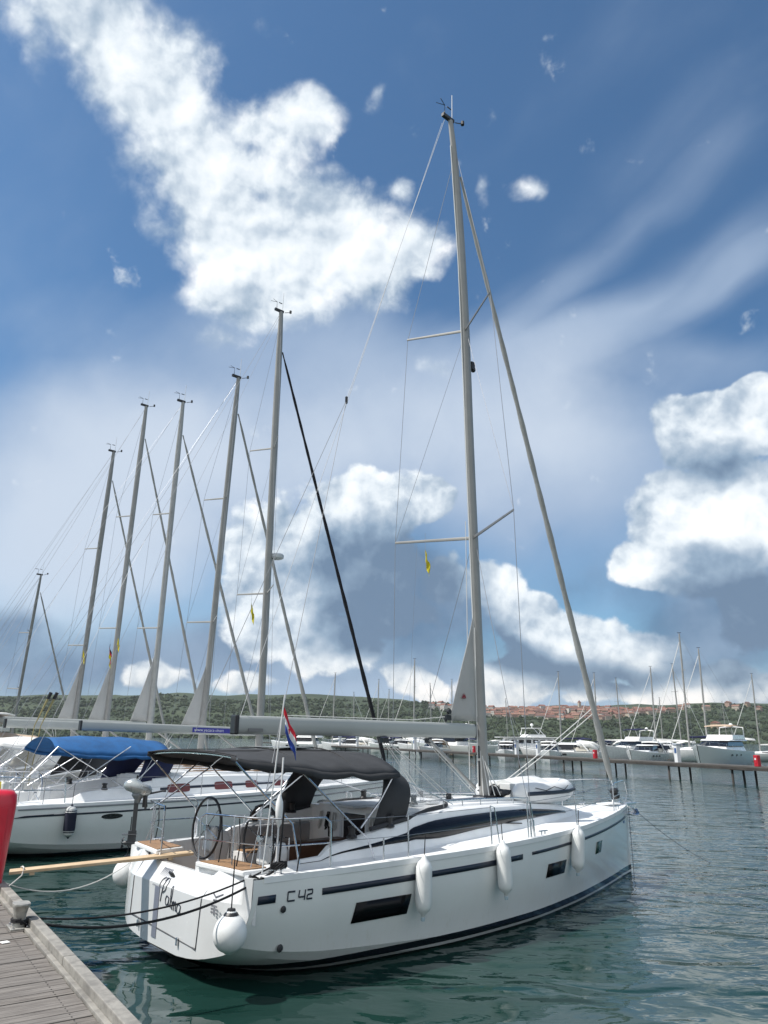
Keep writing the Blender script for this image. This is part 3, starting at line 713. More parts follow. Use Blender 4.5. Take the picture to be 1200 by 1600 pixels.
def main_yacht():
    root = empty('sailing_yacht', berth(0, 0), BROT)
    tag(root, 'white sailing yacht in front, with dark grey canopy and white cylinder fenders on its side', 'sailboat')
    fm = Form(); st = MAIN_ST + roofs()
    hull_part(fm, HULLW, root); transom_part(fm, root, mat('transom gelcoat', (.70, .71, .71), .2, coat=.4, var=.03, vscale=2))
    d = deck_part(fm, st, GEL, root)
    # sheer stripes, hull windows
    zs = lambda dz: (lambda x: fm.s_(x)-dz)
    for x0, x1, wd in ((.10, .42, .10), (1.34, 5.75, .085), (6.05, 11.85, .05)):
        side_strip(fm, 'side_stripe', x0, x1, lambda x: fm.s_(x)-.20-wd, zs(.20), NAVY, root)
    for x0, x1, z0, z1 in ((1.93, 2.98, .63, .90), (6.6, 7.35, .72, .95), (8.98, 9.35, .86, 1.09)):
        side_strip(fm, 'hull_window', x0, x1, lambda x: z0, lambda x: z1, HULLGLASS if x0 < 8 else mat('green tinted acrylic', (.03, .07, .06), .12), root, off=.008, slant=.05)
    # C42 marking made of strokes on the topsides
    def stroke(mb, pts, w_):
        pts = [(MX+(x-1.14)*.86, MZ+(z-1.02)*.86) for x, z in pts] if MX else pts
        for (xa, za), (xb, zb) in zip(pts, pts[1:]):
            if abs(xa-xb) > abs(za-zb): q = [(xa, za-w_/2), (xb, zb-w_/2), (xb, zb+w_/2), (xa, za+w_/2)]
            else: q = [(xa-w_/2, za), (xa+w_/2, za), (xb+w_/2, zb), (xb-w_/2, zb)]
            vs = [(warp(x, 2), -fm.side(x, z, .007), z) for x, z in q]; mb.add(vs, [(0, 1, 2, 3)])
    mb = MB(); zb = 1.02; MX, MZ = .66, 1.035
    stroke(mb, [(1.30, zb+.14), (1.14, zb+.14), (1.14, zb+.01), (1.30, zb+.01)], .022)
    stroke(mb, [(1.40, zb+.15), (1.385, zb+.05), (1.53, zb+.05)], .021); stroke(mb, [(1.535, zb+.15), (1.52, zb)], .021)
    stroke(mb, [(1.58, zb+.14), (1.70, zb+.14), (1.70, zb+.08), (1.585, zb+.07), (1.575, zb+.01), (1.70, zb+.01)], .021)
    mb.build('model_number', NAVY, root, solid=.002)
    # bow crest
    MX = 0
    mb = MB(); stroke(mb, [(11.55, 1.34), (11.68, 1.34)], .05); stroke(mb, [(11.52, 1.25), (11.70, 1.25)], .06); mb.build('bow_emblem', mat('emblem blue', (.05, .12, .3), .4), root, solid=.002)
    MB().lathe([(.03, -.01), (.045, 0), (.03, .01)], (warp(.62, 2)-.02, -fm.side(.62, .93)-.01, .95), 12, Euler((R(90), 0, 0)).to_matrix()).build('side_outlet', BLACK, root)
    MB().lathe([(.02, -.01), (.05, 0), (.02, .01)], (warp(.66, 2), -fm.side(.66, .49)-.01, .46), 12, Euler((R(90), 0, 0)).to_matrix()).build('side_outlet', BLACK, root)
    # ---- transom details
    def tp(y, z): return (warp(0, y)-.010 + (.17*(z-1.04)/.25 if z > 1.04 else 0), y, z)
    seam = mat('seam dark', (.05, .05, .055), .6)
    mb = MB()
    mb.tube([tp(1.08, .50), tp(-1.12, .42)], .011, 4); mb.tube([tp(-1.12, .42), tp(-1.17, 1.03), tp(-1.22, 1.27)], .006, 4); mb.tube([tp(1.08, .50), tp(1.06, 1.02), tp(1.08, 1.27)], .006, 4)
    mb.build('platform_seam', seam, root)
    for y in (.72, -.62): MB().box((-.025, y, .425), (.03, .035, .10)).build('platform_hinge', STEEL, root, bevel=.006)
    band = mat('transom band', (.20, .215, .27), .35)
    mb = MB(); mb.add([tp(.25, .33), tp(.10, .33), tp(.10, 1.00), tp(.26, 1.00)], [(0, 1, 2, 3)]); mb.build('transom_band', band, root, solid=.004)
    mb = MB()
    for k in range(7):
        y = .33-.045*k; mb.tube([tp(y+.02, 1.00), tp(y-.08, 1.24)], .006, 4)
    for k in range(4):
        y = .12-.05*k; mb.tube([tp(y, 1.00), tp(y-.08, 1.14)], .005, 4)
    mb.build('transom_hatching', band, root)
    # name in script, drawn with strokes
    nm = mat('name lettering', (.035, .04, .06), .4)
    glyph = {'P': [[(0, 0), (.03, .16), (.075, .34), (.06, .40), (0, .42), (-.06, .36), (-.055, .25)], [(.045, .37), (.12, .43), (.18, .37), (.155, .25), (.05, .17)]],
             'a': [[(.10, .15), (.03, .17), (-.01, .09), (.02, .01), (.08, .04), (.11, .15), (.10, .05), (.13, .0)]],
             'l': [[(0, .04), (.06, .20), (.08, .36), (.045, .39), (.02, .22), (.03, .02), (.08, .02)]],
             'm': [[(0, .15), (.015, .0)], [(.01, .08), (.05, .16), (.065, .12), (.06, .0)], [(.06, .08), (.11, .16), (.125, .12), (.12, .01), (.16, .02)]]}
    mb = MB(); cur = 0.0
    for ch, adv in (('P', .185), ('a', .14), ('l', .085), ('m', .175), ('a', .12)):
        for s_ in glyph[ch]:
            fx = spline(range(len(s_)), [p[0] for p in s_]); fz = spline(range(len(s_)), [p[1] for p in s_])
            q = [(fx(t*.25), fz(t*.25)) for t in range((len(s_)-1)*4+1)]
            mb.tube([tp(.05-(cur+a)*.95, .82+b*.74-.12*(cur)) for a, b in q], .0085, 5, flat=.5)
        cur += adv
    mb.build('boat_name', nm, root)
    mb = MB(); 
    mb.tube([tp(-1.42, 1.30), tp(-1.45, 1.18)], .010, 4); mb.tube([tp(-1.45, 1.30), tp(-1.40, 1.19)], .010, 4); mb.build('transom_decal', mat('decal red', (.55, .03, .06), .4), root)
    mb = MB(); mb.tube([tp(-1.34, 1.12), tp(-1.42, 1.08), tp(-1.52, 1.12)], .014, 4); mb.tube([tp(-1.40, 1.05), tp(-1.46, 1.05)], .012, 4); mb.build('transom_decal', nm, root)
    mb = MB()
    for r_ in range(3):
        for k in range(5): mb.box((warp(0, 1.4)-.012, -1.33-.045*k, .985-.04*r_), (.006, .030, .022))
    mb.build('registration_plate', mat('registration grey', (.22, .22, .24), .5), root)
    MB().box((.075, -.10, 1.18), (.03, .13, .11), ry=R(-35)).build('shore_power_inlet', BLACK, root, bevel=.012)
    # ---- quarter seats
    for s in (-1, 1):
        y0, y1 = s*.66, s*1.80; pl = [(.14, y0), (.66, y0+s*.10), (.70, y1), (.26, y1)]
        if s < 0: pl = pl[::-1]
        o = MB().prism(pl, 1.36, 1.425).build('quarter_seat', GEL, root, bevel=.015)
        ins = [(x+(.42-x)*.14, y+(s*1.2-y)*.12) for x, y in pl]
        MB().prism(ins, 1.428, 1.438).build('teak_pad', TEAK, o)
    # ---- cockpit: sole, bench pads, companionway, table, pedestals
    MB().prism([(.27, -1.40), (3.5, -1.40), (3.5, 1.40), (.27, 1.40)][::1], .784, .792).build('teak_sole', TEAK, root)
    for s in (-1, 1):
        pl = [(1.98, s*.90), (3.5, s*.88), (3.5, s*1.30), (1.98, s*1.34)]
        if s > 0: pass
        else: pl = pl[::-1]
        MB().prism(pl, 1.203, 1.225).build('bench_teak', TEAK, root)
        MB().prism([(2.0, s*1.30), (3.5, s*1.27), (3.5, s*1.36), (2.0, s*1.40)][::s], 1.26, 1.60).build('back_cushion', mat('cushion grey', (.30, .31, .33), .9, var=.08), root, bevel=.03)
        # helm pedestal
        pd = MB().loft([[(1.32+a*w_, s*.88+b*d_, z) for a, b in ((-1, -1), (1, -1), (1, 1), (-1, 1))] for z, w_, d_ in ((.78, .17, .17), (1.2, .12, .15), (1.48, .15, .19), (1.62, .10, .17))], closed=True, capa=True, capb=True, sm=False).build('helm_pedestal', GEL2, root, bevel=.03)
        MB().box((1.28, s*.88, 1.64), (.13, .25, .03), ry=R(-25)).build('instrument', BLACK, pd, bevel=.01)
        MB().tube([(1.45, s*.88-.2, 1.2), (1.45, s*.88-.2, 1.68), (1.45, s*.88+.2, 1.68), (1.45, s*.88+.2, 1.2)], .014, 6).build('grab_rail', STEEL, pd)
        wheel(root, (1.08, s*.86, 1.68), .47, R(6), None, .021); MB().box((1.17, s*.87, 1.50), (.10, .34, .40), ry=R(6)).build('pedestal_cover', mat('cover white', (.62, .63, .62), .8, bump=.4, bscale=9), root, bevel=.06)
    bl = MB().box((3.60, 0, 1.34), (.05, 2.62, 1.12)).build('cabin_bulkhead', GEL, root)
    MB().box((3.565, 0, 1.36), (.03, .62, .94)).build('companionway_hatch', SMOKED, bl, bevel=.02)
    for s in (-1, 1):
        MB().box((3.565, s*.38, 1.36), (.05, .07, 1.0)).build('hatch_frame', GEL2, bl, bevel=.01)
        MB().box((3.565, s*.78, 1.45), (.02, .32, .22)).build('bulkhead_window', SMOKED, bl, bevel=.03)
    MB().box((3.9, 0, 1.97), (1.3, .70, .05)).build('sliding_hatch', GEL2, root, bevel=.015)
    tb = empty('cockpit_table', (0, 0, 0)); tb.parent = root
    MB().box((2.62, 0, 1.10), (1.25, .16, .62)).build('table_stand', TABLE, tb, bevel=.02)
    MB().box((2.62, 0, 1.435), (1.35, .26, .05)).build('table_top', TABLE, tb, bevel=.015)
    for s in (-1, 1): MB().box((2.62, s*.155, 1.22), (1.30, .025, .42)).build('table_leaf', TABLE, tb, bevel=.008)
    rod('table_rail', [(1.92, -.12, 1.0), (1.88, -.12, 1.55), (1.88, .12, 1.55), (1.92, .12, 1.0)], .016, STEEL, tb)
    # ---- coachroof windows, hatches, rails, winches
    mb = MB(); lo = spline([1.25, 2.4, 3.4, 4.3, 5.5, 7, 9.2], [.55, .46, .34, .22, .30, .36, .50]); hi = spline([1.25, 2.4, 3.4, 4.3, 7, 9.2], [.60, .60, .64, .80, .84, .66])
    for s in (-1, 1):
        mb = MB(); us = [1.25+.2*i for i in range(40) if 1.25+.2*i <= 9.2]
        mb.loft([[face_pt(fm, st, u, lo(u)+(hi(u)-lo(u))*t, s) for t in (0, .5, 1)] for u in us], flip=(s > 0), sm=True)
        mb.build('cabin_window', CABGLASS, root, solid=.006)
    for x, y, a in ((5.6, .0, .5), (8.4, 0, .56), (4.9, .55, .3), (4.9, -.55, .3)):
        h_ = MB().box((x, y, 2.0 if x < 8 else 1.905), (a, a, .045)).build('deck_hatch', GEL2, root, bevel=.02)
        MB().box((x, y, (2.0 if x < 8 else 1.905)+.026), (a*.82, a*.82, .008)).build('hatch_pane', SMOKED, h_)
    for s in (-1, 1):
        mb = MB(); pts = [(4.8+.55*i, s*(1.03-.045*i-.002*i*i), 2.05-.008*i*i*.35) for i in range(6)]; mb.tube(pts, .014, 6)
        for p in pts: mb.tube([(p[0], p[1], p[2]-.10), p], .012, 5)
        mb.build('grab_handrail', STEEL, root)
        winch(root, (2.35, s*1.47, 1.66)); winch(root, (3.15, s*1.42, 1.76), .085, .19)
        winch(root, (4.35, s*.72, 2.0), .07, .16)
        mb = MB()
        for k in range(4): mb.tube([(4.55, s*(.46+.06*k), 2.02), (6.7, s*(.20+.05*k), 1.995)], .008, 5, mi=k % 2)
        mb.build('deck_lines', [ROPE_W, mat('grey rope', (.2, .22, .26), .9)], root)
        MB().tube([(4.2, s*1.34, 1.70), (6.1, s*1.14, 1.62), (6.9, s*1.10, 1.56)], .012, 5).build('jib_car_track', BLACK, root)
        # coiled ropes at the companionway
        for k in range(3):
            c = Vector((3.52, s*(.55+.22*k), 1.66)); mb = MB()
            mb.tube([c+Vector((.02*math.sin(i*1.3), .05*math.sin(i*.9+k), -.16*math.cos(i*.9))) for i in range(26)], .011, 5); mb.build('rope_coil', ROPE_K if k % 2 else ROPE_W, root)
        for u in (.55, 6.6, 11.2):
            y = s*(fm.b(u)-.10); z = fm.s_(u)+.03; x = warp(u, abs(y)); mb = MB()
            mb.tube([(x-.13, y, z+.055), (x+.13, y, z+.055)], .013, 6); mb.tube([(x-.05, y, z-.01), (x-.05, y, z+.05)], .014, 6); mb.tube([(x+.05, y, z-.01), (x+.05, y, z+.05)], .014, 6)
            mb.build('mooring_cleat', STEEL, root)
    # non skid panels on the side decks and foredeck
    # ---- bimini and sprayhood
    bimini(root, [.22, 1.38, 2.45, 3.30], [1.42, 1.50, 1.50, 1.46], [2.92, 2.96, 2.96, 2.90], [2.87, 2.71, 2.61, 2.60], CANVAS)
    MB().add([(1.5, -.42, 2.982), (2.25, -.42, 2.976), (2.25, .38, 2.980), (1.5, .38, 2.985)], [(0, 1, 2, 3)]).build('canopy_window', mat('canopy vinyl', (.30, .31, .32), .3), root, solid=.004)
    for xx in (1.38, 2.45, .24):
        mb = MB(); mb.tube([(xx, 1.45*v, (2.865 if xx < 1 else (2.71 if xx < 2 else 2.61))+((.055 if xx < 1 else (.25 if xx < 2 else .35))*(1-abs(v)**2.6))+.012) for v in [-1+i/12 for i in range(25)]], .011, 5, flat=.5); mb.build('canopy_seam', mat('canvas seam', (.022, .022, .024), .8), root)
    for s in (-1, 1): MB().tube([(.3+.1*i, s*.70, 2.925+.008) for i in range(29)], .007, 4).build('canopy_seam', mat('canvas seam'), root)
    sprayhood(root, [(2.78, 3.28, 1.45, 1.76, 2.89), (3.18, 3.55, 1.43, 1.82, 2.82), (3.56, 3.86, 1.38, 1.88, 2.60), (4.25, 5.0, 1.12, 1.97, 2.05)], CANVAS)
    for s in (-1, 1):
        y = 1.44
        for nm_, pts in (('bimini_bow', [(.24, y, 2.80), (.72, y+.03, 2.36), (1.20, y+.08, 1.93), (1.28, y+.18, 1.40)]), ('bimini_bow', [(1.38, y+.02, 2.64), (2.40, y+.12, 1.78), (2.50, y+.24, 1.66), (2.50, y+.40, 1.40)]),
                         ('bimini_bow', [(3.28, y-.02, 2.60), (2.90, y+.04, 2.16), (2.45, y+.12, 1.80)]), ('bimini_strut', [(1.38, y+.02, 2.60), (.35, y+.06, 1.95)]), ('bimini_strut', [(.72, y+.03, 2.36), (1.15, y, 2.70)])):
            rod(nm_, [(a, s*b, c) for a, b, c in pts], .0155 if 'bow' in nm_ else .012, STEEL, root, 8)
        rod('sprayhood_strut', [(3.70, s*1.30, 2.42), (5.05, s*1.02, 1.99)], .011, STEEL, root)
        MB().tube([(2.72, s*1.47, 1.76), (3.6, s*1.40, 1.86), (4.25, s*1.20, 1.95), (4.95, s*.95, 1.97), (5.15, s*.75, 1.98)], .035, 8).build('sprayhood_base', CANVAS, root)
    for xx in (.26, 1.38, 2.45):
        rod('canopy_hoop', [(xx, -1.44+2.88*i/12, (2.855 if xx < 1 else 2.64)+(.05 if xx < 1 else .30)*(1-abs(-1+i/6)**2.6)-.015) for i in range(13)], .013, STEEL, root)
    # ---- pushpit, stanchions, lifelines, pulpit
    for s in (-1, 1):
        R_ = lambda pts, r=.0135: [(a, s*b, c) for a, b, c in pts]
        top = [(.20, .62, 1.40), (.20, .62, 2.0), (.24, .70, 2.06), (.30, 1.2, 2.07), (.44, 1.70, 2.07), (.75, 1.98, 2.06), (1.42, 2.04, 2.05), (1.50, 2.05, 1.98), (1.52, 2.05, 1.40)]
        rod('pushpit_rail', R_(top), .0145, STEEL, root, 8)
        rod('pushpit_rail', R_([(.20, .63, 1.72), (.30, 1.2, 1.73), (.46, 1.72, 1.73), (.78, 1.99, 1.72), (1.50, 2.04, 1.71)]), .010, STEEL, root, 6)
        for a, b in ((.34, 1.35), (.62, 1.90)): rod('pushpit_post', R_([(a, b, 1.37), (a, b, 2.06)]), .012, STEEL, root)
    xs_ = [2.5, 4.95, 6.05, 8.0]
    for s in (-1, 1):
        for x in xs_ + [3.0]:
            b = fm.b(x)-.07; z = fm.s_(x)
            if x == 2.5: pts = [(x, s*b, z), (x, s*b, z+.34)]
            else: pts = [(x, s*b, z), (x, s*(b-.01), z+.64)]
            if x == 3.0 and s > 0: continue
            q = rod('stanchion', pts, .0125, STEEL, root)
        for x, dx in ((4.95, .22), (6.05, .22)):
            b = fm.b(x+dx)-.07; z = fm.s_(x)
            rod('gate_brace', [(x, s*(fm.b(x)-.08), z+.64), (x+dx*.5, s*(fm.b(x)-.085), z+.61), (x+dx, s*b, z)], .0115, STEEL, root)
            rod('gate_brace', [(x+dx*.2, s*(fm.b(x)-.08), z+.34), (x+dx*.7, s*b, z+.34)], .008, STEEL, root)
        for dz in (.62, .34):
            pts = [(1.5, s*2.04, 1.36+dz+.02)] + [(x, s*(fm.b(x)-.075), fm.s_(x)+dz) for x in ([2.9, 4.95] if True else [])]
            rod('lifeline', pts, .0048, WIRE, root, 5)
            pts = [(x, s*(fm.b(x)-.075), fm.s_(x)+dz) for x in (6.05, 8.0)] + [(10.7, s*(fm.b(10.7)-.07), fm.s_(10.7)+dz)]
            rod('lifeline', pts, .0048, WIRE, root, 5)
        b1 = fm.b(10.7)-.07; z1 = fm.s_(10.7)
        rod('pulpit_rail', [(10.7, s*b1, z1), (10.72, s*b1, z1+.58), (10.85, s*(b1-.04), z1+.64), (11.6, s*(fm.b(11.6)+.02), z1+.66), (12.05, s*.22, z1+.62), (12.15, s*.2, z1+.30), (12.0, s*.16, z1+.04)], .0135, STEEL, root, 8)
        rod('pulpit_rail', [(10.7, s*b1, z1+.34), (11.5, s*(fm.b(11.5)-.02), z1+.36)], .009, STEEL, root)
    # ---- bow roller, anchor, furling line
    MB().box((12.45, 0, 1.60), (.55, .16, .05)).build('bow_roller', STEEL, root, bevel=.01)
    MB().tube([(12.25, .0, 1.74), (12.55, 0, 1.70), (12.75, 0, 1.58)], .012, 6).build('bow_fitting', STEEL, root)
    mb = MB(); mb.tube([(12.1, 0, 1.66), (12.65, 0, 1.50), (12.78, 0, 1.40)], [.022, .022, .018], 6)
    mb.loft([[(12.84, -.02, 1.46), (12.84, .02, 1.46)], [(12.75, -.14, 1.36), (12.75, .14, 1.36)], [(12.58, -.17, 1.32), (12.58, .17, 1.32)], [(12.45, -.03, 1.36), (12.45, .03, 1.36)]])
    mb.build('anchor', STEEL, root, solid=.016)
    MB().box((11.6, 0, 1.635), (.55, .34, .03)).build('anchor_locker_lid', GEL, root, bevel=.01)
    # ---- rig
    foot = (7.06, 0, 1.96); top = (6.45, 0, 19.45)
    bx_ = spline([1.9, 7.5, 10.2, 13.0, 18.0, 19.45], [7.06, 6.93, 6.87, 6.83, 6.60, 6.45]); bend = lambda z: (bx_(z), 0, z)
    mb = MB(); rings = []; n = 14
    for i in range(25):
        z = 1.96+17.49*i/24; c = bend(z); k = 1 if i < 21 else 1-.09*(i-20)
        rings.append([(c[0]+.135*k*math.cos(2*math.pi*j/n), .085*k*math.sin(2*math.pi*j/n), z) for j in range(n)])
    mb.loft(rings, closed=True, capa=True, capb=True); mast = mb.build('mast', ALU, root)
    rod('sail_slot', [(bend(z)[0]-.137*(1 if z < 17 else .85), 0, z) for z in (3.6, 7, 11, 15, 18.6)], .014, mat('luff white', (.66, .66, .64), .5), mast, 6)
    MB().box((7.06, 0, 1.985), (.42, .30, .05)).build('mast_collar', BLACK, mast, bevel=.01)
    mb = MB(); mb.box((bend(12.1)[0]+.20, 0, 12.1), (.12, .10, .22)); mb.lathe([(.03, -.05), (.06, -.02), (.06, .05), (.02, .08)], (bend(12.1)[0]+.24, 0, 12.0), 8); mb.build('steaming_light', BLACK, mast, bevel=.01)
    for z in (3.0, 2.7, 2.45): MB().tube([(6.80, -.09, z), (6.78, -.11, z-.25)], .03, 6).build('mast_cleat', BLACK, mast)
    mb = MB()
    for s in (-1, 1): mb.tube([(6.78, s*.10, 5.5 if s < 0 else 8), (6.74, s*.12, 2.15)], .009, 5)
    for k in range(4): mb.tube([(6.84+.07*k, -.10, 2.9-.1*k), (6.8+.12*k, -.2-.05*k, 2.02)], .010, 5)
    mb.build('halyards', ROPE_W, mast)
    masthead(mast, top)
    ls, us_ = 7.60, 13.02
    for zz, tipx, tw in ((ls, 6.14, 1.86), (us_, 6.14, 1.43)):
        c = bend(zz)
        for s in (-1, 1): MB().tube([(c[0]-.05, s*.06, zz), (tipx, s*tw, zz+.10)], [.042, .030], 8, flat=.45).build('spreader', ALU_D if s < 0 else ALU, mast)
    hound = bend(17.85)
    for s in (-1, 1):
        cp = (6.15, s*1.93, 1.42)
        t1 = (6.14, s*1.86, ls+.10); t2 = (6.16, s*1.43, us_+.10)
        rod('shroud', [cp, t1, t2, (hound[0], s*.08, 18.2)], .0065, WIRE, root)
        rod('shroud', [(6.30, s*1.88, 1.42), (bend(ls-.25)[0], s*.06, ls-.15)], .0060, WIRE, root)
        rod('shroud', [t1, (bend(us_-.25)[0], s*.06, us_-.15)], .0050, WIRE, root)
        for a in ((6.15, s*1.93), (6.30, s*1.88)): MB().tube([(a[0], a[1], 1.38), (a[0], a[1]*.995, 1.72)], .016, 6).build('turnbuckle', STEEL, root)
    furled_sail(root, (11.80, 0, 2.18), (hound[0]+.18, 0, 17.75), .085, .050, SAILCOVER)
    rod('halyard', [(11.4, .0, 1.75), (8.3, -.25, 4.2)][:1]+[(bend(9)[0]+.13, 0, 12)], .006, ROPE_W, root) if False else None
    sp = Vector((3.12, 0, 9.9))
    rod('backstay', [(6.22, 0, 19.35), sp], .0065, mat('backstay rope', (.55, .56, .58), .6), root)
    MB().box(sp, (.05, .04, .16)).build('backstay_block', BLACK, root, bevel=.01)
    for s in (-1, 1): rod('backstay', [sp, (.42, s*1.72, 1.45)], .006, mat('backstay grey', (.30, .31, .33), .6), root)
    rod('topping_lift', [(6.15, .03, 19.2), (1.10, 0, 3.48)], .0055, mat('backstay rope'), root)
    rod('flag_halyard', [(6.3, 1.25, ls+.05), (6.35, 1.75, 1.5)], .003, WIRE, root, 4)
    # boom, furled main, vang and sheet
    a, b = Vector((6.76, 0, 3.30)), Vector((1.02, 0, 3.33)); mb = MB(); rings = []
    for i in range(13):
        c = a.lerp(b, i/12) ; k = 1 if 0 < i < 12 else .96
        rings.append([(c.x, .085*k*math.copysign(abs(math.cos(q))**.7, math.cos(q)), c.z+.150*k*math.copysign(abs(math.sin(q))**.75, math.sin(q))) for q in [2*math.pi*j/16 for j in range(16)]])
    mb.loft(rings, closed=True, capa=True, capb=True); boom = mb.build('boom', BOOM, root)
    MB().box((1.00, 0, 3.33), (.08, .175, .31)).build('boom_end', BLACK, boom, bevel=.02)
    MB().box((6.80, 0, 3.30), (.10, .12, .26)).build('gooseneck', BLACK, boom, bevel=.02)
    MB().box((1.35, -.088, 3.25), (.28, .01, .05)).build('boom_marking', ALU_D, boom)
    mb = MB(); rings = []
    for i in range(15):
        t = i/14; z = 3.50+2.3*t; x1 = bend(z)[0]-.13; w_ = (1-t)**1.08*.86
        rings.append([(x1-w_*(1-k/6), .03*math.sin(k*1.1+t*3)*(1-t)*(k < 6), z-.0*k+.10*(1-k/6)*(1-t)*-0) for k in range(7)])
    mb.loft(rings); ms = mb.build('mainsail', SAIL, root, solid=.006)
    mb = MB()
    for p in ([(0, .0), (.03, .09), (.05, .02)], [(.04, .01), (.065, .11), (.09, .01)], [(.08, .02), (.10, .09), (.13, 0)]):
        mb.add([(6.40+a*.9, -.035, 3.98+b*.9) for a, b in p], [(0, 1, 2)])
    mb.box((6.457, -.035, 3.975), (.12, .004, .016)); mb.build('sail_emblem', mat('emblem maroon', (.22, .02, .03), .6), ms, solid=.004)
    mb = MB(); mb.box((5.98, 0, 3.56), (.16, .07, .10)); mb.tube([(5.93, 0, 3.48), (6.0, .02, 3.62), (6.08, 0, 3.52)], .025, 6); mb.lathe([(.0, -.03), (.05, -.03), (.05, .03), (0, .03)], (6.03, 0, 3.68), 10, Euler((R(90), 0, 0)).to_matrix()); mb.build('clew_block', BLACK, ms)
    rod('outhaul', [(6.0, 0, 3.58), (5.0, 0, 3.49), (2, 0, 3.50)], .008, ROPE_W, boom)
    rod('boom_vang', [(5.42, 0, 3.12), (6.05, 0, 2.68)], .042, ALU, root, 10); rod('boom_vang', [(6.0, 0, 2.71), (6.78, 0, 2.16)], .030, ALU, root, 10)
    mb = MB()
    for s in (-1, 1): mb.tube([(5.45, s*.05, 3.05), (6.74, s*.05, 2.08)], .007, 5)
    mb.build('vang_tackle', ROPE_W, root)
    MB().box((5.42, 0, 3.10), (.16, .06, .10)).build('vang_block', BLACK, root, bevel=.01)
    mb = MB()
    for s in (-1, 1):
        for k in (0, 1): mb.tube([(4.22+.05*k, s*.04, 3.12), (5.55+.14*k, s*(.38+.04*k), 2.02)], .0085, 5)
        mb.box((5.58, s*.40, 2.06), (.09, .06, .12), mi=1)
    mb.box((4.24, 0, 3.10), (.14, .14, .10), mi=1); mb.build('mainsheet', [ROPE_W, BLACK], root)
    # genoa sheets from the furled clew
    for k in (0, 1):
        rod('genoa_sheet', sag((11.32, .02+.03*k, 3.96-.16*k), (7.95, .04+.03*k, 2.34-.10*k), .03)+[(7.45, .1, 2.12), (7.2, .2, 2.0)], .013, ROPE_W, root)
    # dan buoy on the pushpit, dark lines hanging from it
    db = empty('dan_buoy', (0, 0, 0)); db.parent = root
    rod('pole', [(.82, -1.72, 1.45), (.90, -1.66, 2.86)], .014, mat('pole white', (.7, .7, .7), .5), db)
    MB().lathe([(.012, 0), (.045, .08), (.055, .22), (.05, .34), (.015, .44)], (.845, -1.70, 1.92), 12).build('float', RUB, db)
    for x, y in ((.33, -1.0), (.36, -1.45), (.62, -1.90), (1.0, -2.0), (.70, 1.95)):
        rod('hanging_line', [(x, y, 2.05), (x+.02, y-.02, 1.7), (x-.01, y+.01, 1.36)], .010, ROPE_K, root)
    return root
MAIN = main_yacht()

# ------------------------------------------------------------------ loose things round the yacht in front
def place(o, x, y, z, rz=0.0):
    o.location = berth(x, y, z); o.rotation_euler = (0, 0, BROT+rz); return o
FM = Form()
def make_fender(L=.72, r=.125, m=RUB, ends=None, rope=.3):
    root = empty('fender')
    prof = [(.012, -L/2-.075), (.03, -L/2-.05), (.04, -L/2-.02), (r*.75, -L/2+.03), (r*.96, -L/2+.09), (r, -L/2+.16), (r, L/2-.16), (r*.96, L/2-.09), (r*.75, L/2-.03), (.045, L/2+.02), (.03, L/2+.06), (.012, L/2+.08)]
    MB().lathe(prof, n=22).build('fender_body', m, root)
    if ends:
        for s in (-1, 1): MB().lathe([(.03, s*(L/2+.04)), (r*.78, s*(L/2-.02)), (r*1.01, s*(L/2-.12))][::s], n=20).build('fender_end', ends, root)
    else: MB().lathe([(.028, -.04), (.032, .0), (.02, .03)], (0, 0, -L/2-.07), 10).build('fender_eye', mat('fender tip', (.35, .45, .50), .4), root)
    MB().tube([(0, 0, L/2+.05), (.01, .0, L/2+.05+rope)], .008, 5).build('fender_rope', ROPE_K, root)
    return root
f0 = make_fender()
for i, (x, z, lab) in enumerate([(3.12, 1.01, 'long white fender nearest the stern, just ahead of the aft hull window'), (5.02, 1.07, 'long white fender hanging below the middle stanchion gate'), (7.62, 1.12, 'long white fender hanging near the bow, beside the small dark hull window')]):
    o = f0 if i == 0 else copy_tree(f0)
    place(o, x, -(FM.side(x, z)+.14), z, i*.7); o.rotation_euler = (R((1.5, -2, 2)[i]), R((1, 0, -4.5)[i]), BROT+i)
    tag(o, lab, 'fender', 'white cylinder fenders on the side of the yacht')
def make_ball(r=.215):
    root = empty('ball_fender')
    prof = [(.05, -r*1.02)] + [(r*math.sin(a), -r*math.cos(a)*(1.0 if a < 1.57 else 1.12)) for a in [.35+.2*i for i in range(13)]] + [(.07, r*1.16), (.05, r*1.28)]
    MB().lathe(prof, n=28).build('fender_body', RUB, root)
    MB().lathe([(.10, r*1.0), (.085, r*1.12), (.06, r*1.2), (.05, r*1.36), (.02, r*1.4)], n=14).build('fender_neck', BLACK, root)
    MB().tube([(0, 0, r*1.35), (.01, .01, r*1.35+.62)], .009, 5).build('fender_rope', ROPE_K, root)
    return root
b0 = make_ball(); place(b0, .05, -1.92, .74); tag(b0, 'round white ball fender with black neck at the near quarter of the stern', 'ball fender', 'ball fenders at the stern')
b1 = copy_tree(b0); place(b1, .36, 2.27, .86); tag(b1, 'round white ball fender half hidden behind the far quarter, under the plank', 'ball fender', 'ball fenders at the stern')

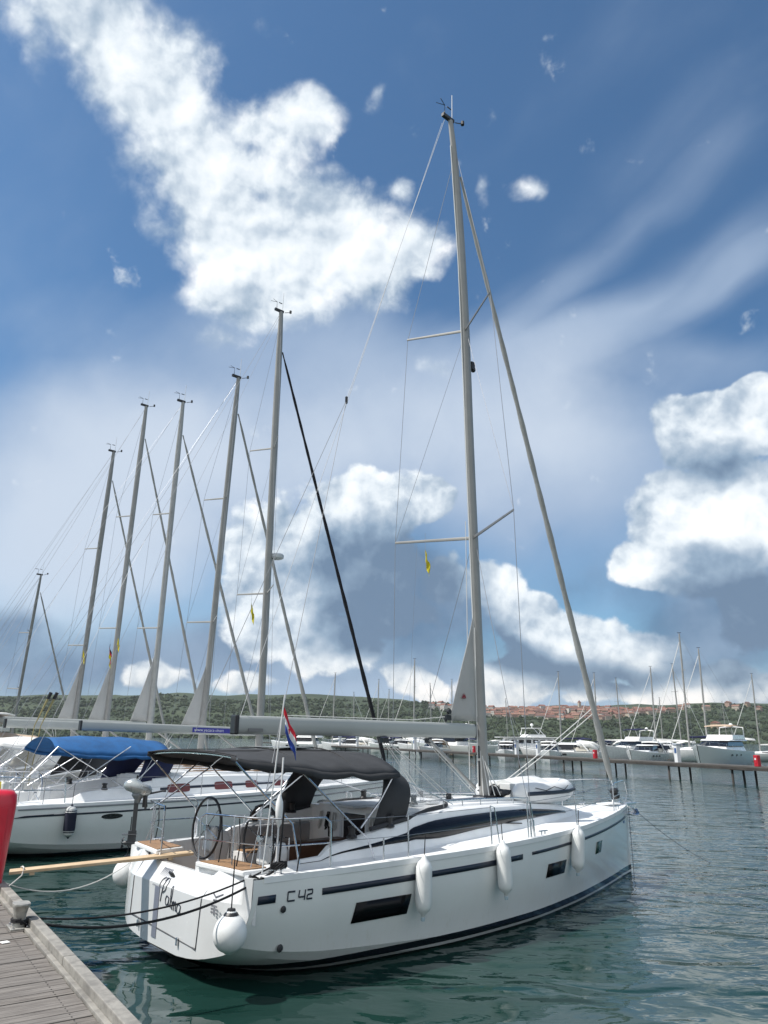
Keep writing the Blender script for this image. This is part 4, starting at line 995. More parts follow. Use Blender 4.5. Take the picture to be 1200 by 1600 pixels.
def outboard():
    root = empty('outboard_motor'); place(root, .42, 2.16, 2.15, R(150))
    rings = []
    for z, a, b in ((-.02, .10, .08), (.03, .19, .12), (.10, .235, .15), (.18, .24, .155), (.25, .21, .14), (.30, .13, .09), (.32, .04, .03)):
        rings.append([(a*1.12*math.cos(t)*(1.15 if math.cos(t) > 0 else 1)+.03, b*.95*math.sin(t), z*.82+.05*math.cos(t)) for t in [2*math.pi*k/18 for k in range(18)]])
    MB().loft(rings, closed=True, capa=True, capb=True).build('engine_cowl', mat('outboard silver', (.42, .45, .45), .25, metal=.35, coat=.4, var=.05), root, angle=60)
    MB().lathe([(.045, -.17), (.07, -.10), (.13, -.02), (.12, .02)], (0.03, 0, 0), 14).build('engine_base', mat('outboard grey', (.20, .22, .23), .4), root)
    mb = MB(); mb.box((.05, 0, -.42), (.085, .05, .62), taper=1.0); mb.box((.07, 0, -.84), (.16, .045, .30)); mb.box((.12, 0, -.76), (.28, .16, .014)); mb.lathe([(.0, -.13), (.04, -.11), (.045, .08), (.02, .14)], (.10, 0, -.92), 12, Euler((0, R(90), 0)).to_matrix())
    mb.build('leg', mat('outboard leg', (.06, .065, .07), .45), root, bevel=.012)
    mb = MB()
    for k in range(3):
        a = k*2.094; mb.loft([[(.24, .03*math.cos(a), -.92+.03*math.sin(a)), (.26, .03*math.cos(a+.5), -.92+.03*math.sin(a+.5))], [(.22, .11*math.cos(a-.2), -.92+.11*math.sin(a-.2)), (.27, .11*math.cos(a+.4), -.92+.11*math.sin(a+.4))]])
    mb.build('propeller', BLACK, root, solid=.006)
    mb = MB(); mb.box((-.10, 0, -.14), (.05, .12, .22)); mb.tube([(-.14, -.05, -.1), (-.16, -.05, -.25)], .014, 6); mb.tube([(-.14, .05, -.1), (-.16, .05, -.25)], .014, 6); mb.build('clamp_bracket', BLACK, root, bevel=.01)
    MB().tube([(.08, -.05, .30), (.08, -.05, .36), (.08, .05, .36), (.08, .05, .30)], .013, 6).build('carry_handle', BLACK, root)
    MB().tube([(-.15, 0, .0), (-.45, .03, .06), (-.52, .03, .06)], [.02, .017, .022], 6).build('tiller', BLACK, root)
    root.scale = (.86, .86, .86); tag(root, 'silver grey outboard motor clamped to the far corner of the stern rail', 'outboard motor')
    MB().box((-.14, 0, -.16), (.03, .17, .26)).build('mounting_pad', mat('pad dark', (.07, .07, .07), .6), root, bevel=.01)
outboard()

def dinghy():
    root = empty('inflatable_dinghy'); place(root, 8.58, 0, 1.80); root.scale = (.90, 1, 1)
    wm = mat('dinghy hypalon', (.74, .75, .75), .45, var=.04, vscale=4, bump=.2, bscale=6); r = .215
    for s in (-1, 1):   # upside down: keel up, tubes on deck; the bow is rounded forwards
        pts = [(-1.30, s*.50, .24), (-1.12, s*.52, .24), (-.2, s*.53, .24), (.5, s*.50, .25), (.85, s*.38, .27), (1.07, s*.20, .29), (1.14, 0, .30)]
        MB().tube(pts, [.035, r, r, r*.98, r*.93, r*.88, r*.86], 14).build('side_tube', wm, root)
    for s in (-1, 1):
        MB().tube([(-1.1, s*(.52+r), .25), (-.2, s*(.53+r), .25), (.5, s*(.50+r), .26), (.92, s*(.40+r*.9), .28), (1.22, s*(.22+r*.6), .30), (1.335, 0, .31)], .040, 6, flat=.7).build('rubbing_strake', NAVY, root)
    rings = []
    for i in range(9):
        x = -1.0+i*.24; k = min(1, (1.15-x)/.9); h_ = .50+.06*math.sin(i*.4); rings.append([(x, y*.42*k, .36+(h_-.36)*(1-abs(y)**1.5)*(k if k > .4 else .4)) for y in (-1, -.66, -.33, 0, .33, .66, 1)])
    MB().loft(rings, flip=True, capa=True).build('hull_bottom', mat('dinghy floor', (.66, .67, .66), .5, var=.05), root, angle=60)
    MB().box((-1.05, 0, .28), (.04, .75, .30)).build('transom_board', mat('dinghy floor'), root, bevel=.01)
    for s in (-1, 1): rod('grab_line', [(-.8, s*.72, .36), (-.45, s*.76, .30), (-.1, s*.73, .37), (.25, s*.76, .30), (.5, s*.70, .38)], .008, ROPE_K, root, 5)
    tag(root, 'white inflatable dinghy stowed upside down on the foredeck in front of the mast', 'dinghy')
    bag = empty('sail_bag'); place(bag, 7.38, .02, 1.92)
    rings = [[((.05*math.sin(i*1.1+.7*k)+.0)+.16*math.cos(2*math.pi*k/10)*(1-.75*abs(i-4)/4.4), -.42+i*.105, .14+.13*math.sin(2*math.pi*k/10)*(1-.75*abs(i-4)/4.4)+.02*math.sin(i+k)) for k in range(10)] for i in range(9)]
    MB().loft(rings, closed=True, capa=True, capb=True).build('bag_cloth', CANVAS, bag, angle=60)
    rod('bag_strap', [(.17*math.cos(2*math.pi*k/12), 0, .14+.15*math.sin(2*math.pi*k/12)) for k in range(13)], .012, ROPE_K, bag)
    tag(bag, 'dark grey cloth bag lying between the mast and the dinghy', 'bag')
dinghy()

def flag_cloth(name, w_, h_, cols, parent, fall=.6, seed=1, vertical=False, mats=None):
    """cloth hanging from its hoist; cols are the stripes"""
    rnd = random.Random(seed); n, m = 18, 12; rings = []
    for i in range(n+1):
        t = i/n; r_ = []
        for k in range(m+1):
            q = k/m; x = w_*t*(1-fall*.75); z = -h_*q - fall*w_*t*.85 + .05*w_*math.sin(t*5+seed)*q
            y = .09*w_*math.sin(t*9+q*2.2+seed)*t**.5 + .04*w_*math.sin(q*6+t*3)
            r_.append((x, y, z))
        rings.append(r_)
    k_ = len(cols)
    mb = MB(); mb.loft(rings, mfun=lambda i, k: min(k_-1, (i*k_)//n if vertical else (k*k_)//m))
    return mb.build(name, [mat('flag %s' % c, v, .8) for c, v in cols], parent, solid=.003, angle=80)
FR, FW, FB_ = ('red', (.60, .02, .04)), ('white', (.75, .75, .75)), ('blue', (.03, .07, .36))
fl = empty('national_flag'); place(fl, .50, -2.0, 2.0)
rod('flagstaff', [(-.04, .05, -.6), (.0, -.05, .5), (.06, -.14, 1.72)], .012, mat('pole white'), fl)
c = flag_cloth('flag_cloth', .52, .36, [FR, FW, FB_], fl, .95, 3); c.location = (.06, -.13, 1.56); c.rotation_euler = (0, R(-6), R(-18))
MB().box((.13, -.15, 1.22), (.06, .012, .07)).build('coat_of_arms', mat('flag red'), fl)
tag(fl, 'red, white and blue Croatian flag drooping on a white staff at the stern rail', 'flag')
def pennant(loc, label, cols=(('yellow', (.62, .52, .02)),), size=.5, group=None, seed=2, rz=0.4):
    t = empty('signal_flag', loc, rz); flag_cloth('flag_cloth', size, size*.75, list(cols), t, 1.0, seed)
    rod('flag_line', [(0, 0, size*.9), (0, 0, -size*1.2)], .004, WIRE, t, 4)
    return tag(t, label, 'flag', group)
pennant(berth(6.2, .86, 7.38), 'yellow signal flag under the lower spreader of the yacht in front', size=.42)

# plank from the dock to the stern
pk = empty('boarding_plank')
a, b = Vector((-5.32, 11.66, 1.22)), berth(.62, .50, 1.345); d = b-a
pk.location = a; pk.rotation_euler = (0, -math.asin(d.z/d.length), math.atan2(d.y, d.x))
MB().box((d.length/2, 0, .02), (d.length+.1, .26, .042)).build('board', mat('pale pine', (.60, .46, .30), .7, two=(.50, .36, .22), twoscale=5), pk, bevel=.006)
for x in (.25, d.length-.3): MB().box((x, 0, -.02), (.07, .26, .035)).build('cleat_batten', mat('pale pine'), pk, bevel=.004)
rod('lashing', [(.12, .10, -.02), (.10, .16, .05), (.12, .05, .07), (.14, -.10, .07), (.12, -.15, -.02), (-.05, -.2, -.15)], .010, ROPE_W, pk)
tag(pk, 'long pale wooden plank laid from the dock to the stern of the yacht', 'plank')

# ------------------------------------------------------------------ dock
DE = Vector((.5642, -.8257, 0)); DN = Vector((-.8257, -.5642, 0)); DO = Vector((-5.26, 11.285, 0)); DZ = 1.1
def make_dock():
    root = empty('wooden_dock', DO, math.atan2(DE.y, DE.x)); D_ = Vector
    # local x runs along the edge towards the camera, local -y goes back over the dock
    planks = bpy.data.materials.new('weathered deck boards'); planks.use_nodes = True; h = NT(planks.node_tree); b = planks.node_tree.nodes['Principled BSDF']
    oc = h.n('ShaderNodeTexCoord').outputs['Object']; s = h.n('ShaderNodeSeparateXYZ'); h.l(oc, s.inputs[0])
    bid = h.math('FLOOR', h.math('DIVIDE', s.outputs[0], .150)); wn = h.n('ShaderNodeTexWhiteNoise'); wn.noise_dimensions = '1D'; h.l(bid, wn.inputs['W'])
    mp = h.n('ShaderNodeMapping'); mp.inputs['Scale'].default_value = (26, 1.3, 26); h.l(oc, mp.inputs[0])
    ofs = h.n('ShaderNodeCombineXYZ'); h.l(h.math('MULTIPLY', wn.outputs['Value'], 37), ofs.inputs[1])
    g = h.noise(h.vm('ADD', mp.outputs[0], ofs.outputs[0]), 1.6, 6, .65, dist=.4)
    c = h.mix(h.ramp(g, .3, .72), (.085, .072, .062), (.26, .235, .21))
    c = h.mix(h.ramp(wn.outputs['Value'], 0, 1, .0, .45, False), c, (.16, .15, .14))
    c = h.mix(h.ramp(h.noise(oc, 2.6, 5, .6), .5, .72, 0, .45), c, (.13, .115, .10))
    h.l(c, b.inputs['Base Color']); b.inputs['Roughness'].default_value = .85
    bn = h.n('ShaderNodeBump'); bn.inputs['Strength'].default_value = .6; bn.inputs['Distance'].default_value = .006; h.l(g, bn.inputs['Height']); h.l(bn.outputs[0], b.inputs['Normal'])
    rnd = random.Random(4); W_ = 3.2; k0, k1 = -10, 86
    for k in range(k0, k1):   # each board a mesh of its own would be pattern: one deck of boards
        pass
    mb = MB()
    for k in range(k0, k1):
        z = rnd.uniform(-.004, .004); x0 = k*.150+.006; x1 = (k+1)*.150-.007; y1 = -.168-rnd.uniform(0, .012)
        t1, t2 = rnd.uniform(-.002, .002), rnd.uniform(-.002, .002)
        vs = [(x0, -W_, DZ-.03+z), (x1, -W_, DZ-.03+z), (x1, y1, DZ-.03+z), (x0, y1, DZ-.03+z), (x0, -W_, DZ+z+t1), (x1, -W_, DZ+z+t2), (x1, y1, DZ+z+t2), (x0, y1, DZ+z+t1)]
        mb.add(vs, [(3, 2, 1, 0), (4, 5, 6, 7), (0, 1, 5, 4), (1, 2, 6, 5), (2, 3, 7, 6), (3, 0, 4, 7)])
    mb.build('deck_boards', planks, root, bevel=.004)
    edge = mat('weathered edge beam', (.31, .295, .265), .85, two=(.18, .17, .155), twoscale=5, bump=.6, bscale=30)
    for i in range(5):
        x0 = -1.5+i*2.9; MB().box((x0+1.445, -.055, DZ+.035), (2.886, .11, .11)).build('edge_beam', edge, root, bevel=.008)
    MB().box((5.7, -.137, DZ-.06), (14.4, .05, .16)).build('edge_kerb', edge, root, bevel=.004)
    for y in (-.35, -1.6, -2.9): MB().box((5.7, y, DZ-.16), (14.4, .12, .22)).build('joist', mat('joist timber', (.12, .105, .09), .9), root)
    for i in range(4):
        for y in (-.45, -2.7): MB().tube([(-1.0+i*3.6, y, -3), (-1.0+i*3.6, y, DZ-.2)], .14, 12).build('pile', mat('pile steel', (.06, .055, .05), .8, var=.3), root)
    mb = MB()
    for k in range(k0, k1):
        for y in (-.32, -1.6):
            for dx in (.04, .11): mb.lathe([(.006, 0), (.006, .002)], (k*.150+dx, y, DZ+.0045), 6)
    mb.build('screws', mat('screw heads', (.06, .055, .05), .5, metal=.6), root)
    tag(root, 'weathered grey plank dock with a raised edge beam in the near corner', 'dock')
    return root
make_dock()
def dock(u, v, z=0.0): return DO + DE*u - Vector((-DN.x, -DN.y, 0))*0 + DN*v + Vector((0, 0, DZ+z))
DR = math.atan2(DE.y, DE.x)
def bollard():
    root = empty('dock_bollard', dock(2.52, .20, .0), DR)
    al = mat('cast aluminium', (.36, .35, .32), .55, metal=.55, var=.25, vscale=14, bump=.5, bscale=60)
    rings = []
    for z, a, b, ox in ((0, .085, .065, 0), (.03, .080, .060, 0), (.14, .085, .062, .0), (.20, .10, .075, .0), (.235, .125, .09, .0), (.25, .12, .088, 0)):
        rings.append([(ox+a*math.copysign(abs(math.cos(t))**.6, math.cos(t)), b*math.copysign(abs(math.sin(t))**.6, math.sin(t)), z) for t in [2*math.pi*k/20 for k in range(20)]])
    MB().loft(rings, closed=True, capa=True, capb=True).build('bollard_post', al, root, angle=50)
    MB().box((0, 0, .010), (.30, .20, .02)).build('base_plate', al, root, bevel=.006)
    for x in (-.12, .12):
        for y in (-.07, .07): MB().lathe([(.013, .02), (.013, .032), (.006, .035)], (x, y, 0), 6).build('bolt', STEEL, root)
    MB().tube([(.10*math.cos(a), .08*math.sin(a), .055+.012*k/6) for k, a in enumerate([.6*i for i in range(22)])], .012, 6).build('rope_turns', ROPE_K, root)
    tag(root, 'short flared grey metal bollard on the dock edge with black rope round it', 'bollard')
bollard()
pc = MB().box((0, 0, .004), (.085, .075, .006)).build('paper_scrap', mat('paper white', (.78, .77, .74), .8), None, dock(3.12, .42, .003), (0, 0, DR+.2)); tag(pc, 'small white scrap of paper lying on the dock boards', 'paper')

def red_cabinet():
    root = empty('red_cabinet', dock(.02, .36, 0), DR)
    red = mat('red grp', (.56, .012, .035), .38, var=.08, vscale=2, coat=.25, bump=.08, bscale=20)
    rings = []
    for z, hx, hy in ((0, .24, .30), (.02, .25, .31), (.6, .275, .335), (1.10, .295, .355), (1.22, .285, .345), (1.275, .24, .30), (1.29, .12, .15)):
        rings.append([(hx*math.copysign(abs(math.cos(t))**.42, math.cos(t)), hy*math.copysign(abs(math.sin(t))**.42, math.sin(t)), z) for t in [2*math.pi*k/36 for k in range(36)]])
    MB().loft(rings, closed=True, capa=True, capb=True).build('cabinet_body', red, root, angle=50)
    MB().box((.283, 0, .62), (.012, .46, .90), ry=R(2.2)).build('cabinet_door', red, root, bevel=.02)
    MB().box((.296, .17, .55), (.02, .03, .10)).build('door_handle', STEEL, root, bevel=.006)
    tag(root, 'rounded red fibreglass fire cabinet standing at the edge of the dock', 'cabinet')
red_cabinet()

# mooring lines
def line(name, pts, r, m, label, group=None):
    o = MB().tube(pts, r, 7).build(name, m); return tag(o, label, 'mooring line', group)
cl = berth(*[(warp(.55, 1.98)), -(FM.b(.55)-.10), FM.s_(.55)+.10]); bo = dock(2.56, .13, .06)
line('mooring_rope', sag(bo, cl, .30, 22), .0155, ROPE_K, 'thick black mooring rope from bollard to near stern cleat, lower of the pair')
line('mooring_rope', sag(bo+Vector((0, .04, .03)), cl+Vector((0, .03, .06)), .22, 22), .0115, ROPE_K, 'thinner black mooring rope above the thick one, from the bollard to the near stern cleat')
MB_ = MB()
for i in range(8): MB_.tube([cl+Vector((.10*math.cos(t+i), .07*math.sin(t*1.3+i), .04*math.sin(t*2+i)+.03)) for t in [.5*k for k in range(9)]], .013, 5)
tag(MB_.build('rope_coil', ROPE_K), 'tangle of black rope wound round the near stern cleat', 'rope')
rp = MB().tube(sag(cl+Vector((0, 0, .03)), berth(.72, -2.02, 2.30), .02, 8), .014, 6).build('hanging_rope', ROPE_K); tag(rp, 'black rope led up from the stern cleat to the bimini frame', 'rope')
line('mooring_rope', sag(dock(-.15, .1, .1), berth(warp(.5, 1.95), 1.95, 1.38), .42, 18), .009, ROPE_W, 'thin white mooring rope hanging between the dock and the far stern quarter')
line('mooring_rope', sag(berth(12.55, .0, 1.55), berth(15.6, -.5, -.05), .12, 12), .007, mat('grey rope'), 'thin grey rope running from the bow down into the water ahead')
line('mooring_rope', [berth(12.42, -.03, 1.55), berth(12.40, -.05, .7), berth(12.42, -.04, -.1)], .008, mat('grey rope'), 'grey line hanging straight down the stem of the bow into the water')

# ------------------------------------------------------------------ the row of yachts berthed beyond
RIG = [ALU, mat('mast grey', (.27, .27, .26), .5, metal=.2, var=.1), mat('mast pale', (.40, .40, .385), .45, metal=.1, var=.08)]
def row_yacht(label, x, y, kx=1.1, ky=1.0, kz=1.0, mast_u=7.0, top=(7.9, 0, 18.0), lean=0.0, bim=None, hood=None, genoa=SAILCOVER, boomz=3.45, boom_end=1.4, radar=False, banner=None,
              stripe=NAVY, oval=False, ports=True, arch=False, furl=(15, 3.9), sailh=2.6, drop=0.0, detail=True, hull_name='yacht hull white', window=SMOKED, big=1.0):
    root = empty('sailing_yacht', berth(x, y), BROT); tag(root, label, 'sailboat', None)
    fm = Form(kx, ky, kz); st = MAIN_ST + roofs(1.93)
    hm_ = hull_mat(hull_name, (.80, .81, .79), [(.05, (.010, .012, .016)), (.10, (.02, .03, .05))], .25)
    hull_part(fm, hm_, root)
    mb = MB(); zl = 1.0; yy = [math.copysign(1-(1-abs(-1+2*i/32))**1.7, -1+2*i/32)*fm.side(0, 1.3) for i in range(33)]
    def bot(v):
        k, zc, c_ = F_K(0), F_ZC(0), F_C(0)*ky
        return (k+(zc-k)*(1-math.sqrt(max(0, 1-(v/c_)**2)))) if abs(v) <= c_ else zc+(F_S(0)-zc)*(abs(v)-c_)/(max(.01, F_B(0)*ky-c_))
    mb.loft([[(warp(0, v)-.004, v, bot(v)*kz) for v in yy], [(warp(0, v)-.004, v, F_S(0)*kz+.02) for v in yy]]); mb.build('transom', GEL, root)
    deck_part(fm, st, GEL, root)
    X = fm.X; sc = lambda z: z*kz
    if stripe: side_strip(fm, 'side_stripe', X(.6), X(11.8), lambda q: fm.s_(q)-.27, lambda q: fm.s_(q)-.225, stripe, root)
    side_strip(fm, 'rubbing_rail', X(.3), X(12.0), lambda q: fm.s_(q)-.09, lambda q: fm.s_(q)-.055, GEL2 if stripe is None else mat('rail grey', (.25, .26, .28), .5), root, off=.02)
    if ports:
        for u, w_ in ((4.25, .62), (5.55, .55), (6.45, .40), (7.4, .36)):
            mb = MB(); pts = [face_pt(fm, st, u+w_/2*math.copysign(abs(math.cos(t))**.35, math.cos(t)), .42+.24*math.copysign(abs(math.sin(t))**.35, math.sin(t)), -1, .010) for t in [2*math.pi*k/20 for k in range(20)]]
            mb.add(pts, [tuple(range(20))]); o = mb.build('cabin_window', window, root, solid=.008)
        mb = MB(); us = [3.75+.2*i for i in range(21)]
        mb.loft([[face_pt(fm, st, u, .36, -1, .005), face_pt(fm, st, u, .50, -1, .005)] for u in us]); mb.build('cabin_stripe', NAVY, root, solid=.004)
    else:
        lo = spline([3.5, 4.3, 7, 9.2], [.3, .12, .15, .40]); hi = spline([3.5, 4.3, 7, 9.2], [.35, .80, .86, .62])
        MB().loft([[face_pt(fm, st, u, lo(u)+(hi(u)-lo(u))*t, -1) for t in (0, .5, 1)] for u in [3.5+.3*i for i in range(20)]]).build('cabin_window', SMOKED, root, solid=.006)
    if oval:
        for u in (2.45, 6.4, 8.6):
            mb = MB(); xc = X(u); vs = [(xc+.30*math.cos(t), -fm.side(xc+.30*math.cos(t), .98+.07*math.sin(t), .008), .98+.07*math.sin(t)) for t in [2*math.pi*k/20 for k in range(20)]]
            mb.add(vs, [tuple(range(20))]); mb.build('hull_window', SMOKED, root, solid=.006)
        mb = MB(); q = [(X(.35), 1.045), (X(.62), 1.10), (X(1.2), 1.115), (X(1.2), 1.075), (X(.55), 1.05)]
        mb.add([(a, -fm.side(a, b, .009), b) for a, b in q], [tuple(range(len(q)))]); mb.build('side_emblem', NAVY, root, solid=.003)
    # hatches and handrails, winches, wheel
    for u, a in ((5.4, .5), (7.9, .5), (6.6, .3)):
        h_ = MB().box((X(u), 0, 2.0 if u < 7 else 1.93), (a, a, .045)).build('deck_hatch', GEL2, root, bevel=.02); MB().box((X(u), 0, (2.03 if u < 7 else 1.96)), (a*.8, a*.8, .01)).build('hatch_pane', SMOKED, h_)
    for s in (-1, 1):
        rod('grab_handrail', [(X(4.6+.6*i), s*(1.0-.05*i), 2.06-.01*i*i*.3) for i in range(6)], .016, mat('teak rail', (.25, .14, .07), .6) if ports else STEEL, root)
        winch(root, (X(2.4), s*1.47, 1.64), .085); winch(root, (X(4.2), s*.72, 2.0), .08)
    wheel(root, (X(1.25), 0, 1.50), .52, R(6), STEEL, .016)
    MB().box((X(1.45), 0, 1.2), (.28, .34, .9)).build('helm_pedestal', GEL2, root, bevel=.03)
    MB().box((X(3.58), 0, 1.35), (.05, 2.55, 1.1)).build('cabin_bulkhead', GEL, root)
    # rails
    for s in (-1, 1):
        rod('pushpit_rail', [(.24, s*.5, 1.36), (.24, s*.52, 2.0), (.34, s*1.2, 2.03), (.6, s*1.82, 2.03), (1.2, s*2.0, 2.02), (1.7, s*2.04, 2.0), (1.75, s*2.05, 1.38)], .015, STEEL, root, 6)
        rod('pushpit_rail', [(.24, s*.52, 1.72), (.34, s*1.2, 1.72), (.6, s*1.84, 1.72), (1.72, s*2.04, 1.70)], .011, STEEL, root, 5)
        for a, b in ((.36, 1.25), (.62, 1.86), (1.2, 2.01)): rod('pushpit_post', [(a, s*b, 1.37), (a, s*b, 2.03)], .012, STEEL, root, 5)
        us = (3.0, 4.6, 6.2, 7.8, 9.4)
        for u in us:
            q = X(u); rod('stanchion', [(q, s*(fm.b(q)-.06), fm.s_(q)), (q, s*(fm.b(q)-.07), fm.s_(q)+.64)], .013, STEEL, root, 5)
        for dz in (.63, .34): rod('lifeline', [(1.75, s*2.05, 1.38+dz)]+[(X(u), s*(fm.b(X(u))-.065), fm.s_(X(u))+dz) for u in us]+[(X(10.9), s*(fm.b(X(10.9))-.05), fm.s_(X(10.9))+dz)], .005, WIRE, root, 4)
        q = X(10.9); b1 = fm.b(q)-.05
        rod('pulpit_rail', [(q, s*b1, fm.s_(q)), (q, s*b1, fm.s_(q)+.62), (X(11.9), s*.28, fm.s_(q)+.66), (X(12.2), s*.16, fm.s_(q)+.64), (X(12.2), s*.14, fm.s_(q)+.05)], .014, STEEL, root, 6)
    # mast and rigging
    mx = X(mast_u); tx, ty, tz = mx-.32, lean, top[2]
    at = lambda z: Vector((mx+(tx-mx)*(z-2)/(tz-2), lean*(z-2)/(tz-2), z))
    mast = mast_part(root, at(1.96), at(tz), .135*big, .085*big, RIG[int(y*7) % 3]); masthead(mast, tuple(at(tz)))
    l1, l2 = 2+(tz-2)*.345, 2+(tz-2)*.665
    for zz, w_ in ((l1, 1.30), (l2, 1.05)):
        c_ = at(zz)
        for s in (-1, 1): MB().tube([c_, (c_.x-.30-.30*w_*.6, c_.y+s*w_, zz+.06)], [.040, .028], 8, flat=.45).build('spreader', ALU, mast)
    hz = 2+(tz-2)*.90; H_ = at(hz)
    for s in (-1, 1):
        t1, t2 = at(l1)+Vector((-.53, s*1.30, .06)), at(l2)+Vector((-.49, s*1.05, .06))
        rod('shroud', [(mx-.6, s*1.75, 1.4), t1, t2, at(tz*.985)], .0065, WIRE, root, 4)
        rod('shroud', [(mx-.45, s*1.65, 1.4), at(l1-.2)], .006, WIRE, root, 4); rod('shroud', [t1, at(l2-.2)], .005, WIRE, root, 4)
    sp = at(tz).lerp(Vector((.5, 0, 1.6)), .58)
    rod('backstay', [at(tz), sp], .0065, WIRE, root, 4)
    for s in (-1, 1): rod('backstay', [sp, (.5, s*1.5, 1.4)], .0055, WIRE, root, 4)
    rod('topping_lift', [at(tz-.1), (boom_end, 0, boomz+.2)], .005, WIRE, root, 4)
    furled_sail(root, (X(11.9), 0, 2.15), H_+Vector((.16, 0, 0)), .085, .045, genoa)
    a, b = at(boomz)-Vector((.20, 0, 0)), Vector((boom_end, 0, boomz+.12)); mb = MB(); rings = []
    for i in (0, .05, 1-.03, 1):
        c_ = a.lerp(b, i); k = 1 if 0 < i < 1 else .93
        rings.append([(c_.x, c_.y+.080*k*math.copysign(abs(math.cos(q))**.7, math.cos(q)), c_.z+.145*k*math.copysign(abs(math.sin(q))**.75, math.sin(q))) for q in [2*math.pi*j/14 for j in range(14)]])
    mb.loft(rings, closed=True, capa=True, capb=True); boom = mb.build('boom', BOOM, root); MB().box(b, (.07, .17, .30)).build('boom_end', BLACK, boom, bevel=.02)
    rod('boom_vang', [a.lerp(b, .24)-Vector((0, 0, .1)), (mx-.12, 0, 2.2)], .035, ALU, root, 8)
    for k in (0, 1): rod('mainsheet', [a.lerp(b, .5+.02*k)-Vector((0, 0, .12)), (X(3.9)+.1*k, 0, 2.0)], .009, ROPE_W, root, 4)
    if sailh:
        mb = MB(); rings = []
        for i in range(11):
            t = i/10; z = boomz+.16+sailh*t; x1 = at(z).x-.13*big; w_ = (1-t)**1.15*.80
            rings.append([(x1-w_*(1-k/6), at(z).y+.03*math.sin(k*1.1+t*3)*(1-t)*(k < 6), z) for k in range(7)])
        mb.loft(rings); mb.build('mainsail', SAIL if genoa is not CANVAS_N else SAIL, root, solid=.006)
    if banner:
        blue = mat('banner blue', (.045, .045, .30), .5); p = a.lerp(b, banner[0]); q = a.lerp(b, banner[1]); yo = -.086
        mb = MB(); mb.add([(q.x, q.y+yo, q.z-.085), (p.x, p.y+yo, p.z-.085), (p.x, p.y+yo, p.z+.075), (q.x, q.y+yo, q.z+.075)], [(0, 1, 2, 3)]); bn = mb.build('boom_banner', blue, boom, solid=.004)
        ang = math.atan2(p.z-q.z, p.x-q.x)
        M = Matrix.Translation((q.x+.06, q.y+yo-.004, q.z-.045)) @ Matrix.Rotation(-ang, 4, 'Y') @ Matrix.Rotation(R(90), 4, 'X')
        lettering('www.yacara-charter.com', .14, M, mat('banner white', (.75, .75, .78), .5), bn, 'banner_lettering', width=(p-q).length-.12)
    if radar:
        c_ = at(radar)+Vector((.36, 0, 0)); MB().tube([at(radar-.12), c_-Vector((0, 0, .08))], .03, 6).build('radar_bracket', BLACK, mast); MB().lathe([(.20, -.10), (.27, -.06), (.28, .04), (.24, .09), (.10, .12)], c_, 18).build('radar_dome', GEL2, mast)
    if bim:
        x0, x1, m_, zc = bim; n = 3
        bimini(root, [x0+(x1-x0)*i/n for i in range(n+1)], [1.45, 1.5, 1.5, 1.42], [zc, zc+.05, zc+.03, zc-.08], [zc-.18-drop*.6, zc-.26-drop, zc-.28-drop, zc-.30-drop*.6], m_)
        for s in (-1, 1):
            for xa, xb in ((x0, x0+(x1-x0)*.62), (x0+(x1-x0)*.62, x0+.25), (x1, x0+(x1-x0)*.62), (x0, .45)):
                rod('bimini_bow', [(xa+.03, s*1.46, zc-.24), (xb, s*1.66, 1.62)], .015, STEEL, root, 6)
    if hood:
        u0, m_ = hood
        sprayhood(root, [(u0, u0+.45, 1.42, 1.72, 2.76), (u0+.6, u0+.95, 1.38, 1.84, 2.72), (u0+1.05, u0+1.45, 1.25, 1.9, 2.5), (u0+1.4, u0+2.1, 1.1, 1.96, 2.04)], m_)
        for s in (-1, 1): rod('sprayhood_bow', [(u0+.5, s*1.42, 2.5), (u0+.1, s*1.45, 1.76)], .013, STEEL, root, 6)
    # gear on the stern rails
    gr = random.Random(int(y*10))
    for k in range(3):
        s = gr.choice((-1, 1)); yy2 = s*gr.uniform(.7, 1.7)
        if k == 0: rod('horseshoe_buoy', [(.30, yy2+.20*math.sin(t), 1.72-.22*math.cos(t)) for t in [-2.4+.3*i for i in range(17)]], .055, mat('buoy %s' % ('yellow' if gr.random() < .5 else 'white'), (.62, .5, .04) if gr.random() < .5 else (.7, .7, .68), .6), root, 8)
        elif k == 1: MB().box((.42, yy2, 1.75), (.18, .5, .34)).build('rail_bag', gr.choice((CANVAS, CANVAS_N, CANVAS_W)), root, bevel=.06)
        else:
            ob = MB().lathe([(.10, -.1), (.14, 0), (.15, .14), (.11, .24), (.03, .28)], (.15, yy2, 1.98), 14).build('outboard', gr.choice((BLACK, GEL2)), root); MB().box((.15, yy2, 1.5), (.10, .08, .85)).build('outboard_leg', BLACK, ob)
    rod('ensign_staff', [(.30, 1.5, 1.4), (.02, 1.62, 3.0)], .014, mat('pole white'), root, 5)
    rod('swim_ladder', [(.12, -.35, .4), (.05, -.35, 1.75), (.05, -.05, 1.75), (.12, -.05, .4)], .014, STEEL, root, 6)
    if arch:
        ag = empty('stern_arch'); ag.parent = root
        for s in (-1, 1):
            rod('arch_post', [(.55, s*1.75, 1.4), (.75, s*1.62, 2.8), (.9, s*1.45, 3.72)], .022, STEEL, ag, 8); rod('arch_post', [(1.6, s*1.80, 1.45), (1.6, s*1.62, 2.8), (1.5, s*1.45, 3.72)], .022, STEEL, ag, 8)
            rod('arch_brace', [(.62, s*1.74, 1.9), (1.6, s*1.64, 2.7)], .012, STEEL, ag); rod('arch_brace', [(1.6, s*1.75, 1.9), (.72, s*1.64, 2.7)], .012, STEEL, ag)
        rod('arch_bar', [(.80, -1.55, 3.1), (.80, 1.55, 3.1)], .018, STEEL, ag)
